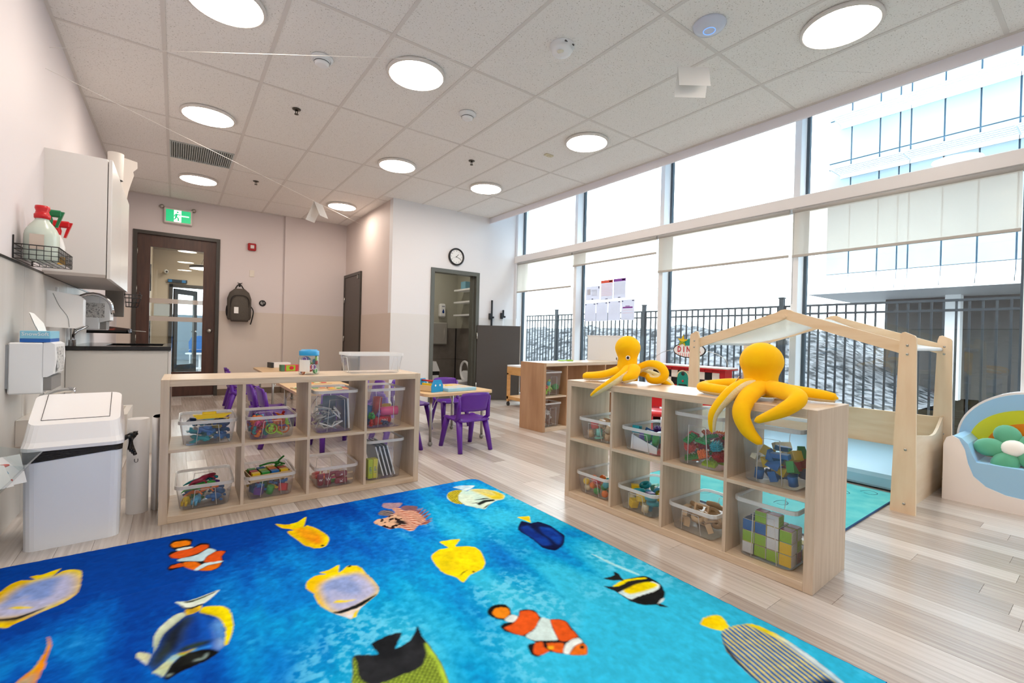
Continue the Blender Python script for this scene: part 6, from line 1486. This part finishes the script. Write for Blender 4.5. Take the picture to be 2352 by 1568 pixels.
MB().prism(arch(.375, .36, .40, 0), .36, .50, MYZ).build('backrest', cream, so)
MB().prism(arch(.362, .345, .40, .28), .352, .362, MYZ).build('blue_band', skyv, so)
MB().prism(arch(.305, .255, .38, .28), .349, .353, MYZ).build('lime_band', mat('lime_vinyl', 0xd4da2c, .35), so)
MB().prism(arch(.22, .185, .36, .28), .346, .35, MYZ).build('orange_band', mat('orange_vinyl', 0xf08c18, .35), so)
MB().prism(arch(.14, .12, .34, .28), .343, .347, MYZ).build('red_band', mat('red_vinyl', 0xd84420, .35), so)
fp_ = thing('flower_cushion', 'green velvet flower cushion with white centre on the sofa', 'cushion', (4.455, .44, .385))
pgm = mat('green_velvet', 0x5cae88, .7, c2=0x4a9c78, nscale=7, sheen=.3)
Rq = RY(-math.radians(52))
for k in range(5):
    a = 2*PI*k/5+.35
    MB().ell((0, 0, 0), (.082, .068, .038), 18, 12, Rq @ RZ(a) @ T(.11, 0, -.004)).build('petal', pgm, fp_)
MB().ell((0, 0, .016), (.06, .06, .03), 18, 12, Rq).build('flower_centre', mat('white_velvet', 0xf0ece4, .7), fp_)
# ================================================================= DINER PLAYSET
dn = thing('diner_counter', 'toy diner counter with black and white checks and red trim', 'toy counter', (4.42, 2.42, 0))
redd = mat('diner_red', 0xd0242c, .35); chw = mat('check_white', 0xece6e0, .3); chk = mat('check_black', 0x201e20, .25)
MB().box(.02, .16, .0, .92, .30, .77).build('counter_body', redd, dn)
MB().box(-.02, .2, -.04, .96, .775, .79, .003).build('counter_top', mat('top_white', 0xe8e4e2, .3), dn); MB().box(-.022, .2, -.042, .962, .765, .776).build('top_edge', redd, dn)
for k in range(11): MB().box(.012, .02, .055+.08*k, .131+.08*k, .735, .763, .002).build('red_tile', redd, dn)
for i in range(11):
    for j in range(2): MB().box(.012, .02, .055+.08*i, .133+.08*i, .575+.08*j, .653+.08*j, .002).build('check_tile', chw if (i+j) % 2 else chk, dn)
for k in range(11): MB().box(.012, .02, .055+.08*k, .131+.08*k, .545, .573, .002).build('red_tile', redd, dn)
MB().box(.02, .16, .02, .06, 0, .3).box(.02, .16, .86, .9, 0, .3).build('end_leg', redd, dn)
jb = MB().prism([(.39, .555), (.53, .555), (.53, .66)]+[(.46+.07*math.cos(a), .66+.07*math.sin(a)) for a in [PI*i/10 for i in range(11)]]+[(.39, .66)], .0, .012, MYZ).build('jukebox_face', mat('diner_teal', 0x1c9484, .35), dn)
MB().lathe([(.001, .004), (.02, .003), (.022, 0)], 16).build('speaker_disc', pm('black'), jb, M=T(0, .46, .70) @ RY(-PI/2)); MB().lathe([(.001, .006), (.012, .004), (.013, 0)], 14).build('red_dial', pm('red'), jb, M=T(0, .46, .62) @ RY(-PI/2))
MB().box(-.003, 0, .41, .51, .57, .585).build('title_strip', pm('black'), jb)
MB().prism([(.385+.0*a, .66) for a in (0,)]+[(.46+.078*math.cos(a), .66+.078*math.sin(a)) for a in [PI-PI*i/10 for i in range(11)]]+[(.46+.066*math.cos(a), .66+.066*math.sin(a)) for a in [PI*i/10 for i in range(11)]], -.004, 0, MYZ).build('jukebox_trim', pm('cream'), jb)
sn = thing('diner_sign', 'oval toy sign reading Star DINER with a yellow star', 'sign', (4.47, 2.85, .955))
MB().prism([(.195*math.cos(a), .085*math.sin(a)) for a in [2*PI*i/40 for i in range(40)]], .004, .014, MYZ).build('border', pm('black'), sn)
MB().prism([(.183*math.cos(a), .074*math.sin(a)) for a in [2*PI*i/40 for i in range(40)]], .0, .004, MYZ).build('oval_face', white, sn)
for k in range(13):
    yy = -.15+.025*k; hh = .072*math.sqrt(max(0, 1-(yy/.183)**2))
    MB().box(-.001, 0, yy-.003, yy+.003, -hh, -.035).build('stripe', pm('coral'), sn)
text('sign_lettering', 'DINER', .088, pm('red'), sn, T(-.003, .0, .006) @ FX, ext=.001, sx=.72, bold=.0018, gap=1.75)
MB().prism([(-.10, .05), (.05, .05), (.05, .1), (.0, .125), (-.08, .105)], -.003, .004, MYZ).build('teal_panel', mat('diner_teal', 0x1c9484, .35), sn)
MB().prism([(.075+(.075 if i % 2 == 0 else .03)*math.cos(PI/2+.1+i*PI/5), .10+(.075 if i % 2 == 0 else .03)*math.sin(PI/2+.1+i*PI/5)) for i in range(10)], .0, .006, MYZ).build('star_border', pm('black'), sn)
MB().prism([(.075+(.066 if i % 2 == 0 else .026)*math.cos(PI/2+.1+i*PI/5), .10+(.066 if i % 2 == 0 else .026)*math.sin(PI/2+.1+i*PI/5)) for i in range(10)], -.006, .0, MYZ).build('star', pm('yellow'), sn)
text('star_lettering', 'Star', .05, pm('green'), sn, T(-.009, .075, .085) @ FX @ RZ(.15), ext=.001)
for s in (-1, 1): MB().tube(spline([(.006, s*.19, .0), (.006, s*.32, -.03), (.006, s*.42, -.09), (.006, s*.44, -.165)], 5), .003, 6).build('support_wire', steel, sn)
stl = thing('toy_stool', 'red round toy stool with striped skirt by the diner counter', 'stool', (3.62, 2.62, 0))
MB().lathe([(.001, .40), (.13, .40), (.145, .385), (.14, .36), (.001, .36)], 24).build('seat', redd, stl)
MB().lathe([(.10, .44), (.11, .52)], 24).build('striped_skirt', mat('red_white_stripe', 0xe8d8d0, .5), stl) if False else MB().cyl((0, 0, 0), (0, 0, .36), .035).build('stool_post', black, stl)
# ================================================================= BLINDS, PAPERS ON THE WINDOW, WHITEBOARD, CART
blm = clear('blind_fabric', 0xf6f3ee, 0xf4f1ea, .62, .5, False)
bl_z = [1.825, 2.12, 1.885, 1.88, 1.88, 1.9]
bnames = ['longest cream roller blind next to the white wall', 'shortest cream roller blind above the window papers', 'cream roller blind above the diner sign', 'cream roller blind in front of the office building', 'cream roller blind past the sofa', 'cream roller blind past the sofa']
for k in range(6):
    ya, yb = MY[k]-.03 if k == 0 else MY[k]-.0, MY[k+1]+.0
    ya -= .015; yb += .015
    if k == 0: ya -= .06
    b = thing('roller_blind', bnames[k], 'blind', (4.69, (ya+yb)/2, 2.33), 0, 'roller blinds'); h = (ya-yb)/2
    MB().box(-.001, .001, -h, h, bl_z[k]-2.33, -.02).build('blind_fabric', blm, b)
    MB().cyl((.004, -h, -.02), (.004, h, -.02), .02, n=14).build('roller_tube', mat('roller_grey', 0xb8b4ae, .5), b)
    MB().box(-.008, .008, -h, h, bl_z[k]-2.33-.012, bl_z[k]-2.33+.012, .003).build('bottom_bar', MATS['roller_grey'], b)
    MB().tube([(-.006, h-.012, -.03), (-.006, h-.012, bl_z[k]-2.33-.45)], .0022, 5).build('pull_chain', mat('chain_grey', 0xb0b4b8, .4, .5), b)
pz = [(4.67, 1.72, .27, .20, 'plan', 'white floor plan sheet taped to the window'), (4.40, 1.748, .22, .275, 'red', 'sheet with a red heading and red lines taped to the window'), (4.17, 1.754, .21, .27, 'purple', 'sheet with a purple heading taped to the window'),
      (4.71, 1.443, .215, .265, 'a', 'plain printed sheet with a dark corner mark, first in the lower row by the mullion'), (4.485, 1.446, .215, .27, 'b', 'plain printed sheet in the lower row below the floor plan'), (4.255, 1.452, .22, .27, 'c', 'plain printed list sheet in the lower row below the red-headed sheet'), (4.02, 1.456, .22, .275, 'd', 'printed sheet with a small purple table at the end of the lower row')]
fa = mat('faint_print', 0xc8ccd8, .6); dkp = mat('dark_print', 0x3a3860, .6); prp = mat('purple_print', 0x8a4ab4, .5); rdp = mat('red_print', 0xe8604c, .5); prd = mat('purple_dark_print', 0x84309a, .5); lrd = mat('red_line_print', 0xe8a8a4, .5)
pap2 = clear('thin_paper', 0xffffff, 0xdedee8, .9, .5, False)
for y, z, w, h, kd, lb in pz:
    p = thing('window_paper', lb, 'paper', (XW+.0, y, z), 0, 'papers taped to the window')
    MB().box(.004, .0075, -w/2, w/2, -h/2, h/2).build('sheet', pap2, p)
    def bar_(y0, y1, z0, z1, m, nm): MB().box(.0025, .004, y0*w, y1*w, z0*h, z1*h).build(nm, m, p)
    if kd in ('red', 'purple'):
        bar_(-.5, .5, .36, .5, rdp if kd == 'red' else prp, 'heading_band'); bar_(-.45, -.2, .40, .46, white, 'heading_text')
        for q in range(9): bar_(-.46, .46, .27-.07*q, .285-.07*q, lrd if kd == 'red' else fa, 'text_line')
        bar_(-.1, .1, -.47, -.44, dkp, 'footer_mark')
    elif kd == 'plan':
        bar_(.15, .4, -.1, .3, fa, 'plan_block')
        for q in range(5): bar_(-.3+.07*q, -.28+.07*q, -.2, .25, fa, 'plan_line'); bar_(-.3, .1, -.2+.1*q, -.19+.1*q, fa, 'plan_line')
        bar_(-.06, .06, -.46, -.40, dkp, 'footer_mark'); bar_(-.48, -.42, .3, .46, dkp, 'corner_mark')
    else:
        bar_(-.48, -.32, .42, .46, dkp, 'corner_mark'); bar_(.34, .48, .41, .45, dkp, 'corner_mark'); bar_(-.06, .06, -.47, -.44, fa, 'footer_mark')
        if kd == 'd': bar_(-.38, .38, .08, .15, prd, 'table_heading'); bar_(-.16, .18, .17, .20, prd, 'table_title'); bar_(-.38, .38, -.16, -.15, lrd, 'table_line'); bar_(-.38, .38, -.02, -.01, lrd, 'table_line')
        else:
            for q in range(9): bar_(-.36, .36-.1*((q*3) % 4), .28-.06*q, .287-.06*q, fa, 'text_line')
wbd = thing('whiteboard_panel', 'plain white board leaning on the window above the oak shelf', 'board', (4.64, 4.22, .77))
MB().box(0, .012, -.31, .31, .0, .32).build('board', mat('white_board_face', 0xeef2f4, .2), wbd); MB().box(-.004, .016, -.32, .32, .32, .335).box(-.004, .016, -.32, .32, -.012, .0).build('board_frame', framem, wbd)
cr = thing('wooden_cart', 'small wooden cart with white top beside the half door', 'cart', (4.32, 5.42, 0))
pine = mat('pine_wood', 0xd6a870, .45, c2=0xc89658, nscale=4, stretch=(2, 2, 8))
MB().box(-.22, .22, -.28, .28, .60, .625, .003).build('cart_top', white, cr)
MB().box(-.22, .22, -.28, -.26, .48, .60).box(-.22, .22, .26, .28, .48, .60).box(-.22, -.20, -.26, .26, .48, .6).box(.2, .22, -.26, .26, .48, .6).build('apron', pine, cr)
MB().box(-.22, .22, -.28, .28, .10, .15, .003).build('lower_shelf', pine, cr)
for sx in (-.2, .2):
    for sy in (-.26, .26):
        l_ = MB().box(sx-.02, sx+.02, sy-.02, sy+.02, .07, .5).build('leg', pine, cr); MB().cyl((sx-.012, sy, .03), (sx+.012, sy, .03), .03, n=16).box(sx-.01, sx+.01, sy-.01, sy+.01, .04, .075).build('caster', black, l_)
